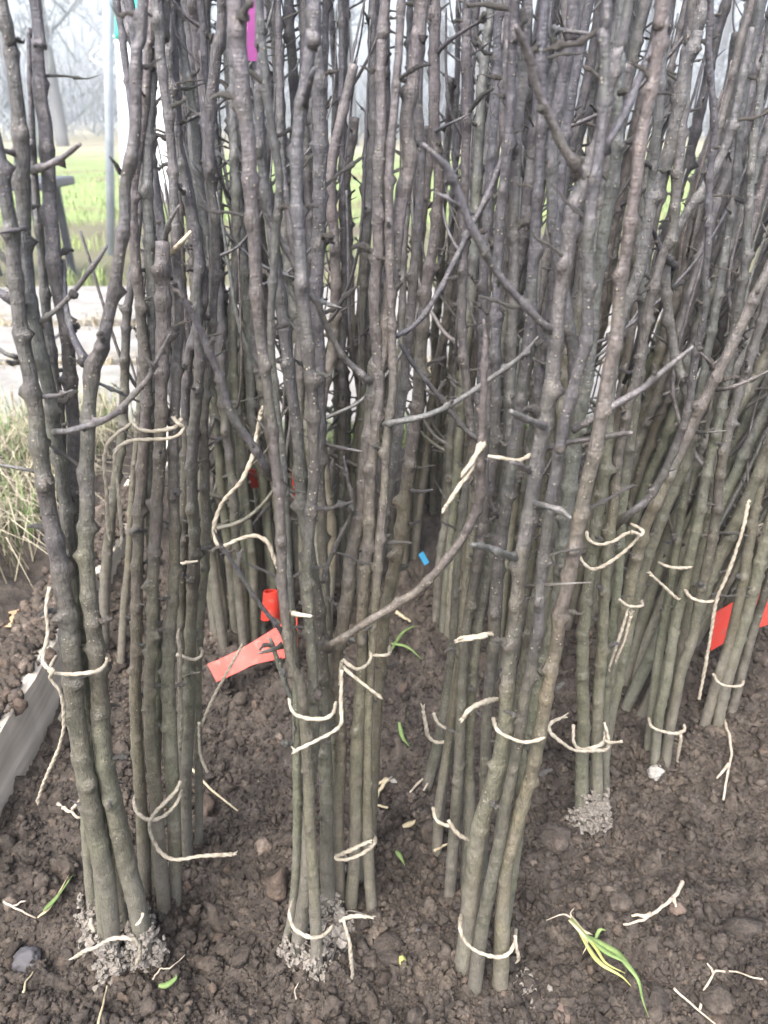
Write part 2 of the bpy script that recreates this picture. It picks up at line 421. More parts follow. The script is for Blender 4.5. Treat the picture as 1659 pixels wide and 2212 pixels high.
board = empty("timber_edging_board", (-.376, .6, 0)); tag(board, "weathered grey timber board edging the soil bed", "board")
def plank_mesh(x0, x1, y0, y1, z0, z1, n=60):
    ys = np.linspace(y0, y1, n); prof = np.array([[x0, z0], [x1, z0], [x1, z1 - .004], [x1 - .004, z1], [x0 + .004, z1], [x0, z1 - .004]])
    r_ = np.random.default_rng(5)
    V = np.zeros((n, 6, 3)); V[:, :, 0] = prof[None, :, 0] + r_.normal(0, .0006, (n, 6)); V[:, :, 2] = prof[None, :, 1] + r_.normal(0, .0006, (n, 6)); V[:, :, 1] = ys[:, None]
    F = []
    for i in range(n - 1):
        for j in range(6): F.append([i * 6 + j, i * 6 + (j + 1) % 6, (i + 1) * 6 + (j + 1) % 6, (i + 1) * 6 + j])
    V = V.reshape(-1, 3)
    F += [[5, 2, 1, 0], [5, 4, 3, 2], [n * 6 - 6, n * 6 - 5, n * 6 - 4, n * 6 - 1], [n * 6 - 4, n * 6 - 3, n * 6 - 2, n * 6 - 1]]
    return V, np.array(F)
Vp, Fp = plank_mesh(-.401, -.353, .1, 1.28, -.06, .055)
Vp -= np.array([-.376, .6, 0]); link("plank", np_mesh("plank", Vp, Fp, False), TIMBER, board)

# ------------------------------------------------------------------ background: posts, banner, bench, wood
def cyl(p0, p1, r0, r1, seg=12, n=2):
    P = np.linspace(p0, p1, n); R = np.linspace(r0, r1, n)
    return tube(P, np.repeat(R[:, None], seg, 1))
pb = gp(240, 541, -.03)
tpost = pl(229, -260, pb[1], 0)[0] - pb; tb = tpost / tpost[2]
Vc, Fc = cyl(tb * -.08, tb * 1.5, .020, .020, 16)
post = empty("fence_post", pb); tag(post, "grey galvanised steel post standing on the lawn beside the banner", "post")
link("pole", np_mesh("pole", Vc, Fc), GALV, post)
Vc, Fc = cyl(tb * 1.5, tb * 1.52, .023, .021, 16); link("cap", np_mesh("cap", Vc, Fc), GALV, post)
pb2 = gp(152, 285, -.0)
pb2 = np.array([ray(152, 290)[0] * 14, 14 * .883 * 1.133, 0.0])
tb2 = np.array([.13, 0, 1.0])
Vc, Fc = cyl(tb2 * -.1, tb2 * 1.3, .05, .05, 10)
post2 = empty("fence_post", pb2); tag(post2, "thin distant post at the far edge of the lawn", "post")
link("pole", np_mesh("pole", Vc, Fc), GALV, post2)
Vc, Fc = cyl(tb2 * 1.3, tb2 * 1.33, .055, .05, 10); link("cap", np_mesh("cap", Vc, Fc), GALV, post2)

# banner hung beside the post
by = pb[1] + .10
def at_y(px, py, y): return pl(px, py, y, 0)[0]
q00, q10, q11, q01 = at_y(248, 84, by), at_y(420, 84, by), at_y(425, 440, by), at_y(262, 440, by)
qt0, qt1 = at_y(246, -330, by), at_y(420, -330, by)
def cloth(a, b, c, d, nu=14, nv=20, amp=.006, thick=.003):
    u = np.linspace(0, 1, nu)[None, :, None]; v = np.linspace(0, 1, nv)[:, None, None]
    P = (a * (1 - u) + b * u) * (1 - v) + (d * (1 - u) + c * u) * v
    P = P.copy(); P[:, :, 1] += amp * np.sin(u[:, :, 0] * 17 + v[:, :, 0] * 3)
    Vf = P.reshape(-1, 3); Vb = Vf + np.array([0, thick, 0]); nF = len(Vf)
    F = []
    for i in range(nv - 1):
        for j in range(nu - 1):
            k = i * nu + j; F.append([k, k + nu, k + nu + 1, k + 1]); F.append([nF + k, nF + k + 1, nF + k + nu + 1, nF + k + nu])
    loop = [j for j in range(nu)] + [i * nu + nu - 1 for i in range(1, nv)] + [(nv - 1) * nu + j for j in range(nu - 2, -1, -1)] + [i * nu for i in range(nv - 2, 0, -1)]
    for k in range(len(loop)):
        e, f = loop[k], loop[(k + 1) % len(loop)]; F.append([e, f, nF + f, nF + e])
    return np.vstack([Vf, Vb]), np.array(F)
ban = empty("banner", q01 * [1, 1, 0]); tag(ban, "white cloth banner with a turquoise top band tied to the steel post", "banner")
o0 = q01 * np.array([1, 1, 0])
Vb, Fb = cloth(q00, q10, q11, q01); link("white_cloth", np_mesh("white_cloth", Vb - o0, Fb), WHITE, ban)
Vb, Fb = cloth(qt0, qt1, q10, q00); link("turquoise_band", np_mesh("turquoise_band", Vb - o0, Fb), TURQ, ban)
Vc, Fc = cyl(qt0 - o0 + [-.02, .03, 0], (qt0[0] - .02 - o0[0], .03, -.2), .012, .012, 10)
link("stake", np_mesh("stake", Vc, Fc), GALV, ban)
cordpts = [(248, 78), (225, 95), (195, 122), (222, 143), (250, 158), (232, 128), (215, 118), (236, 98), (250, 90)]
Cp = [at_y(px, py, by - .02 - .004 * i) for i, (px, py) in enumerate(cordpts)]
Cc, Rc, _ = resample(Cp, [.0042] * len(Cp), .01); Vc, Fc = tube(Cc, np.repeat(Rc[:, None], 8, 1))
link("tie_cord", np_mesh("tie_cord", Vc - o0, Fc), CORD, ban)

# dark bench left edge
be = empty("garden_bench", at_y(60, 500, 3.2) * [1, 1, 0]); tag(be, "dark grey plastic bench standing on the lawn behind the stems", "bench")
bp = at_y(62, 392, 3.2); o0 = np.array(be.location)
top = box_obj("seat", (-.34, .125, -.16, .16, -.022, .012), BENCHM, be, .008, Vector(bp - o0))
for dx in (-.27, .055):
    for dy in (-.12, .12):
        box_obj("leg", (-.014, .014, -.014, .014, -(bp[2]) - .06, -.022), BENCHM, be, .004, Vector(bp - o0 + np.array([dx, dy, 0])))

# wood at the far side of the lawn
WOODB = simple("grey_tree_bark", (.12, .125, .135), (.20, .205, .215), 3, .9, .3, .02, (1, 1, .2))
TWIGM = simple("haze_painted_twigs", (.20, .225, .25), (.32, .35, .38), 2, .9, 0)  # pale blue-grey paints distance haze into the twig colour
def limb(p, d, L, r, depth, r_, out, tw):
    n = 5; P = [np.array(p, float)]; d = np.array(d, float)
    for i in range(n):
        d = d + r_.normal(0, .12, 3) + np.array([0, 0, .05]); d /= np.linalg.norm(d); P.append(P[-1] + d * L / n)
    R = np.linspace(r, r * .45, n + 1)
    out.append(tube(np.array(P), np.repeat(R[:, None], 5, 1)))
    if depth > 0:
        for k in range(4 if depth > 1 else 5):
            i = r_.integers(1, n + 1); a = r_.uniform(0, 6.28); e = r_.uniform(.3, 1.0)
            dd = d * e + np.array([math.cos(a), math.sin(a), r_.uniform(-.1, .6)]) * .7
            limb(P[i], dd / np.linalg.norm(dd), L * r_.uniform(.45, .7), R[i] * .6, depth - 1, r_, out, tw)
    else:
        for k in range(26):
            t = r_.uniform(.1, 1); b0 = P[0] + (P[-1] - P[0]) * t
            dd = r_.normal(0, 1, 3); dd[2] = abs(dd[2]) * .7; dd /= np.linalg.norm(dd); l = r_.uniform(.25, .7) * L * .7
            w = np.cross(dd, r_.normal(0, 1, 3)); w = w / np.linalg.norm(w) * r_.uniform(.006, .016)
            tw.append(np.array([b0 - w, b0 + w, b0 + dd * l]))
tree_labels = ["slim pale tree at the wood edge behind the distant post", "grey tree in the wood just beside the steel post"]
for k in range(22):
    r_ = np.random.default_rng(300 + k)
    y = r_.uniform(17, 30); x = (-.60 + 1.35 * (k + r_.uniform(.1, .9)) / 22) * y
    hgt = r_.uniform(7, 11)
    tr = empty("tree", (x, y, 0)); tag(tr, "pale bare winter tree in the haze-paled wood beyond the lawn", "tree", "bare trees in the far wood")
    P = np.array([[0, 0, -.2], [r_.normal(0, .1), 0, hgt * .3], [r_.normal(0, .25), 0, hgt * .65], [r_.normal(0, .4), 0, hgt]])
    C, R, s = resample(P, [.2, .15, .09, .03], .4); r0 = r_.uniform(.55, 1.15)
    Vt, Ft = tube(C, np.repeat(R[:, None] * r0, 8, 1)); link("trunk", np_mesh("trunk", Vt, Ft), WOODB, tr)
    out, tw = [], []
    for j in range(11):
        i = int(len(C) * (.15 + .8 * j / 11)); a = r_.uniform(0, 6.28)
        limb(C[i], np.array([math.cos(a), math.sin(a), .7]) / 1.22, r_.uniform(1.2, 2.6), R[i] * r0 * .5, 1, r_, out, tw)
    tw = np.vstack(tw); out.append((tw, np.arange(len(tw)).reshape(-1, 3)))
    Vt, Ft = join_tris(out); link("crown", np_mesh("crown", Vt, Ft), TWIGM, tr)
# understorey: a dense far mass of bare scrub
r_ = np.random.default_rng(77); T = []
n = 15000
bx = r_.uniform(-24, 30, n); byy = r_.uniform(22, 34, n); bz = np.abs(r_.normal(0, 1.0, n)) * np.where(bx < -3, 1.5, .7) * (0.6 + .5 * np.sin(bx * .9) ** 2 + .4 * np.sin(bx * 2.3 + 1))
dd = r_.normal(0, .5, (n, 3)); dd[:, 2] = np.abs(dd[:, 2]) + .5; ll = r_.uniform(.4, 1.2, n)[:, None]
ww = np.cross(dd, r_.normal(0, 1, (n, 3))); ww = ww / np.linalg.norm(ww, axis=1)[:, None] * r_.uniform(.012, .03, n)[:, None]
b0 = np.stack([bx, byy, bz], 1)
T = np.stack([b0 - ww, b0 + ww, b0 + dd * ll], 1).reshape(-1, 3)
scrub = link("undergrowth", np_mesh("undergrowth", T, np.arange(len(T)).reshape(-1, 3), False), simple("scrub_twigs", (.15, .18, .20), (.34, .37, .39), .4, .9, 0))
tag(scrub, "pale tangled bare scrub along the far wood edge", "undergrowth", kind='stuff')

# ------------------------------------------------------------------ grass
def blades(N, pos, hgt, r_, width, lean=.6, flop=0.0):
    a = r_.uniform(0, 6.28, N); l = hgt * r_.uniform(.5, 1.2, N)
    d = np.stack([np.cos(a), np.sin(a), np.zeros(N)], 1); ln = r_.uniform(.1, lean, N)[:, None]
    s = np.stack([-np.sin(a), np.cos(a), np.zeros(N)], 1) * width
    up = np.array([0, 0, 1.0])[None]
    p0 = pos; p1 = pos + up * (l * .5)[:, None] + d * l[:, None] * ln * .25; p2 = pos + up * (l * (.85 - flop))[:, None] + d * l[:, None] * ln
    if flop: p2[:, 2] = np.maximum(p2[:, 2], pos[:, 2] + .004)
    V = np.stack([p0 - s, p0 + s, p1 + s * .8, p1 - s * .8, p2], 1).reshape(-1, 3)
    b = np.arange(N)[:, None] * 5
    F = np.concatenate([b + np.array([[0, 1, 2]]), b + np.array([[0, 2, 3]]), b + np.array([[3, 2, 4]])])
    return V, F
r_ = np.random.default_rng(21)
def scatter(n, x0, x1, y0, y1): return r_.uniform(x0, x1, n), r_.uniform(y0, y1, n)
# dry tussock outside the board
n = 950; x = -.49 - np.abs(r_.normal(0, .16, n)); y = r_.uniform(.80, 1.35, n); pos = np.stack([x, y, soil_at(x, y)], 1)
V1, F1 = blades(n, pos, .17, r_, .0011, 1.2, .55)
o = link("grass", np_mesh("grass", V1, F1, False), TUSS); tag(o, "long dry straw grass flopping beside the timber board", "grass", kind='stuff')
n = 700; x = -.50 - np.abs(r_.normal(0, .2, n)); y = r_.uniform(.86, 1.42, n); pos = np.stack([x, y, np.maximum(soil_at(x, y), -.03)], 1)
V1, F1 = blades(n, pos, .10, r_, .0012, .8)
o = link("grass", np_mesh("grass", V1, F1, False), BLADE_G); tag(o, "fresh green blades among the dry grass by the timber board", "grass", kind='stuff')
# verge strip between bed and slabs + joints of the path
x, y = scatter(2600, -1.6, 1.6, 1.28, 1.47); pos = np.stack([x, y, np.full_like(x, -.05)], 1); P1 = blades(len(x), pos, .09, r_, .0014, .8)
x, y = scatter(3600, -2.4, 2.2, 1.84, 1.97); pos = np.stack([x, y, np.full_like(x, -.05)], 1); P2 = blades(len(x), pos, .085, r_, .0016, 1.0, .3)
x, y = scatter(3000, -2.6, 2.2, 2.22, 2.42); pos = np.stack([x, y, np.full_like(x, -.05)], 1); P3 = blades(len(x), pos, .095, r_, .0018, 1.0, .3)
V1, F1 = join_tris([P2, P3]); o = link("grass", np_mesh("grass", V1, F1, False), STRAW); tag(o, "yellowed grass growing in the joints of the slab path", "grass", kind='stuff')
V1, F1 = P1; o = link("grass", np_mesh("grass", V1, F1, False), BLADE_G); tag(o, "narrow strip of grass between the soil bed and the path", "grass", kind='stuff')
n = 9000; y = 3.0 + r_.random(n) ** 1.6 * 7; x = r_.uniform(-.75, .75, n) * y; keep = (vnoise(x * 3.2, y * 3.2, 61) > .16) | (y > 4.9); x, y = x[keep], y[keep]
pos = np.stack([x, y, np.full_like(x, -.05)], 1); V1, F1 = blades(len(x), pos, .09, r_, .004, .9)
o = link("grass", np_mesh("grass", V1, F1, False), LAWNB); tag(o, "short green grass of the lawn behind the path", "grass", kind='stuff')

# ------------------------------------------------------------------ soil crumbs
def ico(sub):
    import bmesh
    bm = bmesh.new(); bmesh.ops.create_icosphere(bm, subdivisions=sub, radius=1)
    V = np.array([v.co[:] for v in bm.verts]); bm.faces.ensure_lookup_table()
    F = np.array([[v.index for v in f.verts] for f in bm.faces]); bm.free(); return V, F
ICO1, ICO2, ICO3 = ico(1), ico(2), ico(4)
def rot_rand(n, r_):
    q = r_.normal(0, 1, (n, 4)); q /= np.linalg.norm(q, axis=1)[:, None]; w, x, y, z = q.T
    return np.stack([np.stack([1 - 2 * (y * y + z * z), 2 * (x * y - z * w), 2 * (x * z + y * w)], -1), np.stack([2 * (x * y + z * w), 1 - 2 * (x * x + z * z), 2 * (y * z - x * w)], -1), np.stack([2 * (x * z - y * w), 2 * (y * z + x * w), 1 - 2 * (x * x + y * y)], -1)], 1)
def crumbs(x, y, z, r, r_, base, rough=.22):
    n = len(x); Vb, Fb = base; m = len(Vb)
    D = 1 + r_.normal(0, rough, (n, m))
    for k in range(2):
        ax = r_.normal(0, 1, (n, 3)); ax /= np.linalg.norm(ax, axis=1)[:, None]; D += rough * .8 * np.sin(3.2 * (ax @ Vb.T) + r_.uniform(0, 6, (n, 1)))
    S = r_.uniform(.6, 1.2, (n, 1, 3))
    V = Vb[None] * D[:, :, None] * S; V = np.einsum('nij,nmj->nmi', rot_rand(n, r_), V) * r[:, None, None]
    V += np.stack([x, y, z], 1)[:, None, :]
    F = Fb[None] + (np.arange(n) * m)[:, None, None]
    return V.reshape(-1, 3), F.reshape(-1, 3)
r_ = np.random.default_rng(31)
def field(n, rmin, rmax, pw, base, yr, xr=.62, rough=.28):
    y = yr[0] + (yr[1] - yr[0]) * r_.random(n) ** 1.3; x = r_.uniform(-xr, xr, n) * (y * .9 + .22)
    x = np.where(x < -.35, x * .6, x)
    r = rmin + (rmax - rmin) * r_.random(n) ** pw
    z = soil_at(x, y) + r * .15
    V, F = crumbs(x, y, z, r, r_, base, rough)
    t = np.repeat(np.clip(r_.normal(.52, .2, n), 0, .92) + (r_.random(n) < .012) * .5, len(base[0]))
    return V, F, np.clip(t, 0, 1)
A1 = field(34000, .0007, .0024, 1.7, ICO1, (.13, .66)); A2 = field(12000, .0016, .0050, 2.2, ICO2, (.13, .85), rough=.25); A3 = field(420, .0045, .0115, 2.4, ICO2, (.14, .9), rough=.2)
Vc, Fc = join_tris([A1[:2], A2[:2], A3[:2]])
o = link("soil_crumbs", np_mesh("soil_crumbs", Vc, Fc, True, {'tone': np.concatenate([A1[2], A2[2], A3[2]])}), SOIL)
tag(o, "loose soil crumbs lying over the bed", "soil", kind='stuff')
# soil spilled over the timber edge
n = 4200; y = r_.uniform(.5, 1.0, n); x = r_.normal(-.384, .012, n); r = .0012 + .006 * r_.random(n) ** 2.5
Vc, Fc = crumbs(x, y, .056 + r * .2 + .004 * r_.random(n), r, r_, ICO2)
o = link("soil_crumbs", np_mesh("soil_crumbs", Vc, Fc, True, {'tone': np.repeat(np.clip(r_.normal(.8, .14, n), 0, 1), len(ICO2[0]))}), SOIL)
tag(o, "dry soil crumbs spilled along the top of the timber board", "soil", kind='stuff')

def lump(px, py, wpx, mat_, name, label, cat, flat=.8, seed=0, rough=.10, base=None):
    p = gp(px, py, .004); z = soil_at(p[0], p[1])[0]; r = wpx * depth_of(p) / FPX / 2
    rr = np.random.default_rng(900 + seed); Vb, Fb = base or ICO3
    d = np.ones(len(Vb))
    for f, a in ((2.2, 1.9), (5, 1.3), (11, .8), (24, .5)):
        ph = rr.uniform(0, 6.28, (3, 3)); d += rough * a * (np.sin(Vb @ (rr.normal(0, 1, (3, 3)) * f) + ph[0]).mean(1))
    V = Vb * (d + rr.normal(0, rough * .35, len(Vb)))[:, None] * np.array([1.0, .9, flat]) * r
    o = link(name, np_mesh(name, V, Fb, True, {'tone': np.full(len(V), .62)}), mat_, None, (p[0], p[1], z + r * flat * .1)); tag(o, label, cat); return o
lump(128, 1842, 56, SOIL, "soil_clod", "large rounded brown clod between the board and the frontmost stems", "clod", .95, 1)
lump(44, 2035, 66, STONE_D, "soil_clod", "big dark damp clod low beside the straw-rooted grass blades", "clod", .8, 2)
lump(350, 1940, 38, SOIL, "soil_clod", "knobbly clod pressed against the pale crumbs of the front bundle", "clod", .8, 3)
lump(485, 2000, 56, SOIL, "soil_clod", "broad flat clod between the two frontmost bundles", "clod", .6, 4)
lump(1195, 1800, 70, SOIL, "soil_clod", "rounded clod in front of the bundle with the crumb-coated foot", "clod", .8, 5)
lump(1340, 1920, 52, SOIL, "soil_clod", "angular clod just above the curved pale root", "clod", .8, 6)
lump(1470, 1945, 34, CLOD_R, "soil_clod", "small tan pebble-like clod beside the curved pale root", "clod", .8, 7)
lump(1560, 2130, 70, SOIL, "soil_clod", "greyish clod near the branching thin root", "clod", .6, 8)
lump(800, 2045, 44, SOIL, "soil_clod", "lumpy grey-green clod touching the hanging twine of the middle bundle", "clod", .8, 9)
lump(1215, 2150, 60, CLOD_R, "soil_clod", "reddish brown clod below the uprooted grass", "clod", .5, 10)
lump(1417, 1652, 30, STONE_W, "pale_stone", "white weathered stone at the foot of a thin tied bundle", "stone", .8, 11, .22)
lump(846, 1646, 23, STONE_W, "pale_stone", "small white stone on the bare soil between the bundles", "stone", .7, 12, .2)
lump(862, 1963, 12, STONE_W, "pale_stone", "tiny white pebble on the soil beside the middle bundle", "stone", .9, 13)
lump(905, 1985, 18, STONE_D, "dark_stone", "small black stone beside the tiny white pebble", "stone", .8, 14)

# pale root-dip crumbs round three feet
def dip(pts, name_label, seed, n, rmin=.0008, rmax=.0034):
    rr = np.random.default_rng(seed); X = []
    for k in range(n):
        px, py, s, dz = pts[rr.integers(len(pts))]
        p = gp(px + rr.normal(0, s), py + rr.normal(0, s * .7), 0); X.append([p[0], p[1] - .004 + rr.normal(0, .004), max(0, dz * rr.random()) + soil_at(p[0], p[1])[0]])
    X = np.array(X); r = rmin * .7 + (rmax * 1.25 - rmin * .7) * rr.random(n) ** 3.5
    V, F = crumbs(X[:, 0], X[:, 1], X[:, 2], r, rr, ICO2, .3); parts = [(V, F)]
    for k in range(n // 90):                       # fibrous rootlets caught in the crumbs
        c = X[rr.integers(n)]; Q = np.array([c, c + rr.normal(0, .006, 3) + [0, -.004, 0], c + rr.normal(0, .011, 3) + [0, -.006, -.002]]); Q[:, 2] = np.maximum(Q[:, 2], c[2] - .004)
        Cq, Rq, sq = resample(Q, [.0006, .0005, .0002], .002); parts.append(tube(Cq, np.repeat(Rq[:, None], 5, 1)))
    V, F = join_tris(parts)
    o = link("pale_soil_crumbs", np_mesh("pale_soil_crumbs", V, F, False), DUSTCLUMP); tag(o, name_label, "soil", kind='stuff')
dip([(270, 1985, 14, .02), (245, 2010, 18, .012), (200, 2000, 9, .02), (232, 2070, 10, .0), (310, 1960, 8, .02), (300, 1935, 8, .018)], "pale grey crumbs scattered at the foot of the front bundle beside the board", 1, 600)
dip([(715, 1985, 12, .012), (705, 2000, 12, .01), (735, 1990, 8, .01), (720, 2030, 14, .0), (655, 2010, 7, .012), (760, 1960, 8, .004)], "pale grey crumbs scattered at the foot of the middle bundle", 2, 480)
dip([(800, 1845, 5, .005), (735, 1840, 6, .02), (785, 1835, 6, .012)], "pale crumbs lodged behind the low twine of the middle bundle", 4, 260, .0007, .0024)
dip([(1150, 2105, 14, 0), (1100, 2110, 10, .0), (1140, 2085, 8, .0)], "whitish crumbs at the cut foot of the large leaning bundle", 5, 160, .0007, .0024)

# ------------------------------------------------------------------ hawthorn saplings
def unit_thorn(seed, blunt):
    rr = np.random.default_rng(seed)
    P = np.array([[0, 0, -.06], [0, 0, .1], [rr.normal(0, .03), rr.normal(0, .03), .4], [rr.normal(0, .05), rr.normal(0, .05), .7], [rr.normal(0, .07), rr.normal(0, .07), 1.0]])
    R = [.115, .085, .070, .068, .055] if blunt else [.12, .075, .055, .038, .006]
    C, rad, s = resample(P, R, .05); seg = 8
    RR = np.repeat(rad[:, None], seg, 1) * (1 + rr.normal(0, .05, (len(C), seg)))
    for k in range(3 if blunt else 1):
        c = rr.uniform(.35, .95); a = rr.uniform(0, 6.28); ang = np.angle(np.exp(1j * (np.linspace(0, 6.283, seg, endpoint=False) - a)))
        RR += .04 * np.exp(-((s - c) / .05) ** 2)[:, None] * (1 + np.exp(-(ang / .7) ** 2))[None, :]
    V, F = tube(C, RR)
    return np_mesh("thorn", V, F, True, {'age': np.full(len(V), .62)})
THORNS = [unit_thorn(i, False) for i in range(4)]; SPURS = [unit_thorn(10 + i, True) for i in range(4)]
for m in THORNS + SPURS: m.materials.append(BARK)
def put_thorn(parent, p, d, length, fat, kind, r_, name=None):
    pool = THORNS if kind == 'thorn' else SPURS
    o = bpy.data.objects.new(name or ("thorn" if kind == 'thorn' else "spur"), pool[int(r_.integers(len(pool)))]); COL.objects.link(o)
    o.parent = parent; o.location = p
    o.rotation_euler = Vector(d).to_track_quat('Z', 'Y').to_euler(); o.scale = (fat, fat, length); return o

HERO = {}
def stem(key, label, group, pts, a=None, k=.03, twigs=(), seed=None, seg=12, spurs=5, step=.0026, top=True, dust=0):
    """pts: (px, py, width px) from the foot upward"""
    seed = seed if seed is not None else abs(hash(key)) % 9999
    rr = np.random.default_rng(sum(ord(c) * (i + 7) for i, c in enumerate(key)) + 100)
    if a is None: a = gp(pts[0][0], pts[0][1])[1]
    P, R = [], []
    for px, py, w in pts:
        p, t = pl(px, py, a, k); P.append(p); R.append(.875 * w * depth_of(p) / FPX / 2)
    P = np.array(P); R = np.array(R)
    if P[0, 2] > -.02:
        P = np.vstack([[P[0] + (P[0] - P[1]) / np.linalg.norm(P[0] - P[1]) * .04], P]); R = np.concatenate([[R[0]], R])
    if top and P[-1, 2] < 1.0 and pts[-1][1] < 60:
        d = P[-1] - P[-3]; d /= np.linalg.norm(d); d = d * .6 + np.array([0, 0, .4]); d /= np.linalg.norm(d)
        L = rr.uniform(.4, .65)
        for f in (.33, .66, 1.0):
            P = np.vstack([P, [P[-1] + d * L / 3 + rr.normal(0, .004, 3)]]); R = np.concatenate([R, [R[-1] * .75]])
    base = np.array([P[1][0], P[1][1], 0.0])
    root = empty("hawthorn_sapling", base); tag(root, label, "sapling", group)
    V, F, C, rad, nodes, fr, s = woody(P - base, R, rr, seg, step, .023, 1.45, .50, True)
    st = link("stem", np_mesh("stem", V, F, True, {'age': np.clip(V[:, 2] / .62, 0, 1), 'scar': woody.scar}), BARK, root)
    BASES.append((base[0], base[1]))
    T, N, B = fr
    cnt = 0
    cand = [nd for nd in nodes if C[nd[0], 2] > .15]
    rr.shuffle(cand)
    cand = [nd for nd in cand if C[nd[0], 2] < .85]
    for (i, ang) in cand[:int(len(cand) * (.38 + .04 * spurs))]:
        d = N[i] * math.cos(ang) + B[i] * math.sin(ang); d[1] *= .4; d = d / np.linalg.norm(d) + T[i] * rr.uniform(.05, .7)
        kind = 'thorn' if rr.random() < .55 else 'spur'
        L = rr.uniform(.005, .013) if rr.random() < .62 else rr.uniform(.012, .028)
        if C[i, 2] < .3: L = min(L, .011)
        put_thorn(root, C[i] + d / np.linalg.norm(d) * rad[i] * .6, d, L, (rr.uniform(.013, .022) if kind == 'spur' else rr.uniform(.011, .018)) * (.72 if L > .014 else 1.0), kind, rr)
    HERO[key] = (root, base, a, k)
    for tw in twigs: side(key, tw)
    return root
def side(key, tw):
    """tw = (points, dy at start, dy at tip[, material, name])"""
    root, base, a, k = HERO[key]
    pts, d0, d1 = tw[:3]; m_ = tw[3] if len(tw) > 3 else BARK; nm = tw[4] if len(tw) > 4 else "side_branch"
    rr = np.random.default_rng(int(abs(pts[0][0]) * 7 + pts[0][1]) + 5)
    P, R = [], []
    for i, (px, py, w) in enumerate(pts):
        f = i / max(1, len(pts) - 1); p, t = pl(px, py, a, k, 0.008 if i == 0 else d0 + (d1 - d0) * f ** 1.2); P.append(p); R.append(.9 * w * depth_of(p) / FPX / 2)
    R[-1] *= .75
    if len(P) == 2: P.insert(1, (P[0] + P[1]) / 2 + rr.normal(0, .0008, 3)); R.insert(1, (R[0] + R[1]) / 2)
    d = P[0] - P[1]; d /= np.linalg.norm(d); P.insert(0, P[0] + d * .003); R.insert(0, R[0] * 1.25); R[1] *= 1.08
    V, F, C, rad, nodes, fr, s = woody(np.array(P) - base, R, rr, 9, .0024, .016, 1.35, .5)
    br = link(nm, np_mesh(nm, V, F, True, {'age': np.clip(V[:, 2] / .62 + .12, 0, 1), 'scar': woody.scar}), m_, root)
    if nm == "side_branch" and s[-1] > .05:
        T, N, B = fr
        for (i, ang) in nodes[1:]:
            if rr.random() < .5:
                dd = N[i] * math.cos(ang) + B[i] * math.sin(ang) + T[i] * rr.uniform(.3, .9)
                put_thorn(br, C[i], dd, rr.uniform(.004, .012), rr.uniform(.010, .016), 'thorn' if rr.random() < .5 else 'spur', rr)

G1 = "saplings of the front bundle beside the timber board"
stem('A', "thick pale-speckled sapling at the outer side of the front bundle beside the board", G1,
     [(243, 2068, 34), (240, 1995, 38), (221, 1875, 46), (200, 1775, 46), (178, 1625, 46), (162, 1475, 50), (152, 1404, 48), (136, 1304, 46), (112, 1170, 42), (96, 1020, 40), (78, 850, 37), (58, 760, 36), (40, 650, 36), (30, 580, 35), (17, 480, 34), (-5, 360, 34), (-25, 240, 32)], spurs=2,
     twigs=[([(90, 858, 11), (120, 855, 9), (157, 842, 5)], -.015, -.03, BARK, "thorn"), ([(46, 780, 14), (30, 770, 12), (14, 766, 11), (-8, 748, 12)], 0, 0), ([(45, 782, 12), (28, 786, 12), (13, 780, 10)], 0, -.02, BARK, "spur"), ([(75, 1018, 9), (40, 1010, 8), (-6, 1003, 9)], 0, .01), ([(40, 660, 20), (15, 645, 22), (-12, 626, 24)], 0, .01), ([(48, 760, 4), (45, 735, 3), (50, 722, 2)], 0, 0, BARK, "thorn")])
aA = HERO['A'][2]
stem('B', "brown sapling behind the speckled one with a long arching twig", G1,
     [(225, 2000, 32), (216, 1850, 34), (206, 1725, 34), (196, 1608, 34), (186, 1475, 34), (169, 1304, 34), (152, 1237, 32), (140, 1120, 32), (127, 1020, 32), (113, 937, 34), (103, 837, 34), (86, 754, 36), (68, 633, 38), (60, 533, 36), (57, 433, 36), (53, 333, 38), (40, 233, 34), (27, 150, 32), (13, 67, 30), (3, 0, 30)], a=aA + .016, spurs=2,
     twigs=[([(106, 935, 16), (140, 932, 13), (175, 922, 14), (215, 908, 15), (245, 893, 15), (290, 850, 14), (325, 812, 12), (345, 770, 9), (367, 722, 6)], -.02, -.05),
            ([(80, 700, 16), (105, 680, 13), (130, 660, 12), (165, 622, 12), (188, 592, 13), (213, 560, 11), (231, 530, 10)], -.01, -.03),
            ([(72, 368, 18), (95, 358, 15), (115, 348, 15), (140, 334, 13), (158, 322, 12), (173, 311, 11)], -.01, -.03, BARK, "spur"), ([(40, 338, 16), (20, 330, 14), (-6, 322, 13)], -.005, -.01), ([(58, 492, 13), (40, 496, 10), (15, 500, 8), (-2, 503, 5)], -.01, -.03, BARK, "thorn")])
stem('C', "thin dark sapling squeezed between the thick stems of the bundle beside the board", G1,
     [(203, 1990, 28), (194, 1875, 30), (188, 1775, 28), (185, 1700, 26), (180, 1600, 24), (172, 1480, 22), (166, 1350, 22), (162, 1254, 22), (157, 1170, 22), (146, 1070, 24), (135, 970, 25), (124, 870, 25), (110, 787, 25), (95, 650, 24), (90, 567, 22), (80, 450, 20), (74, 340, 18), (68, 200, 16), (64, 60, 14)], a=aA + .03, spurs=2)
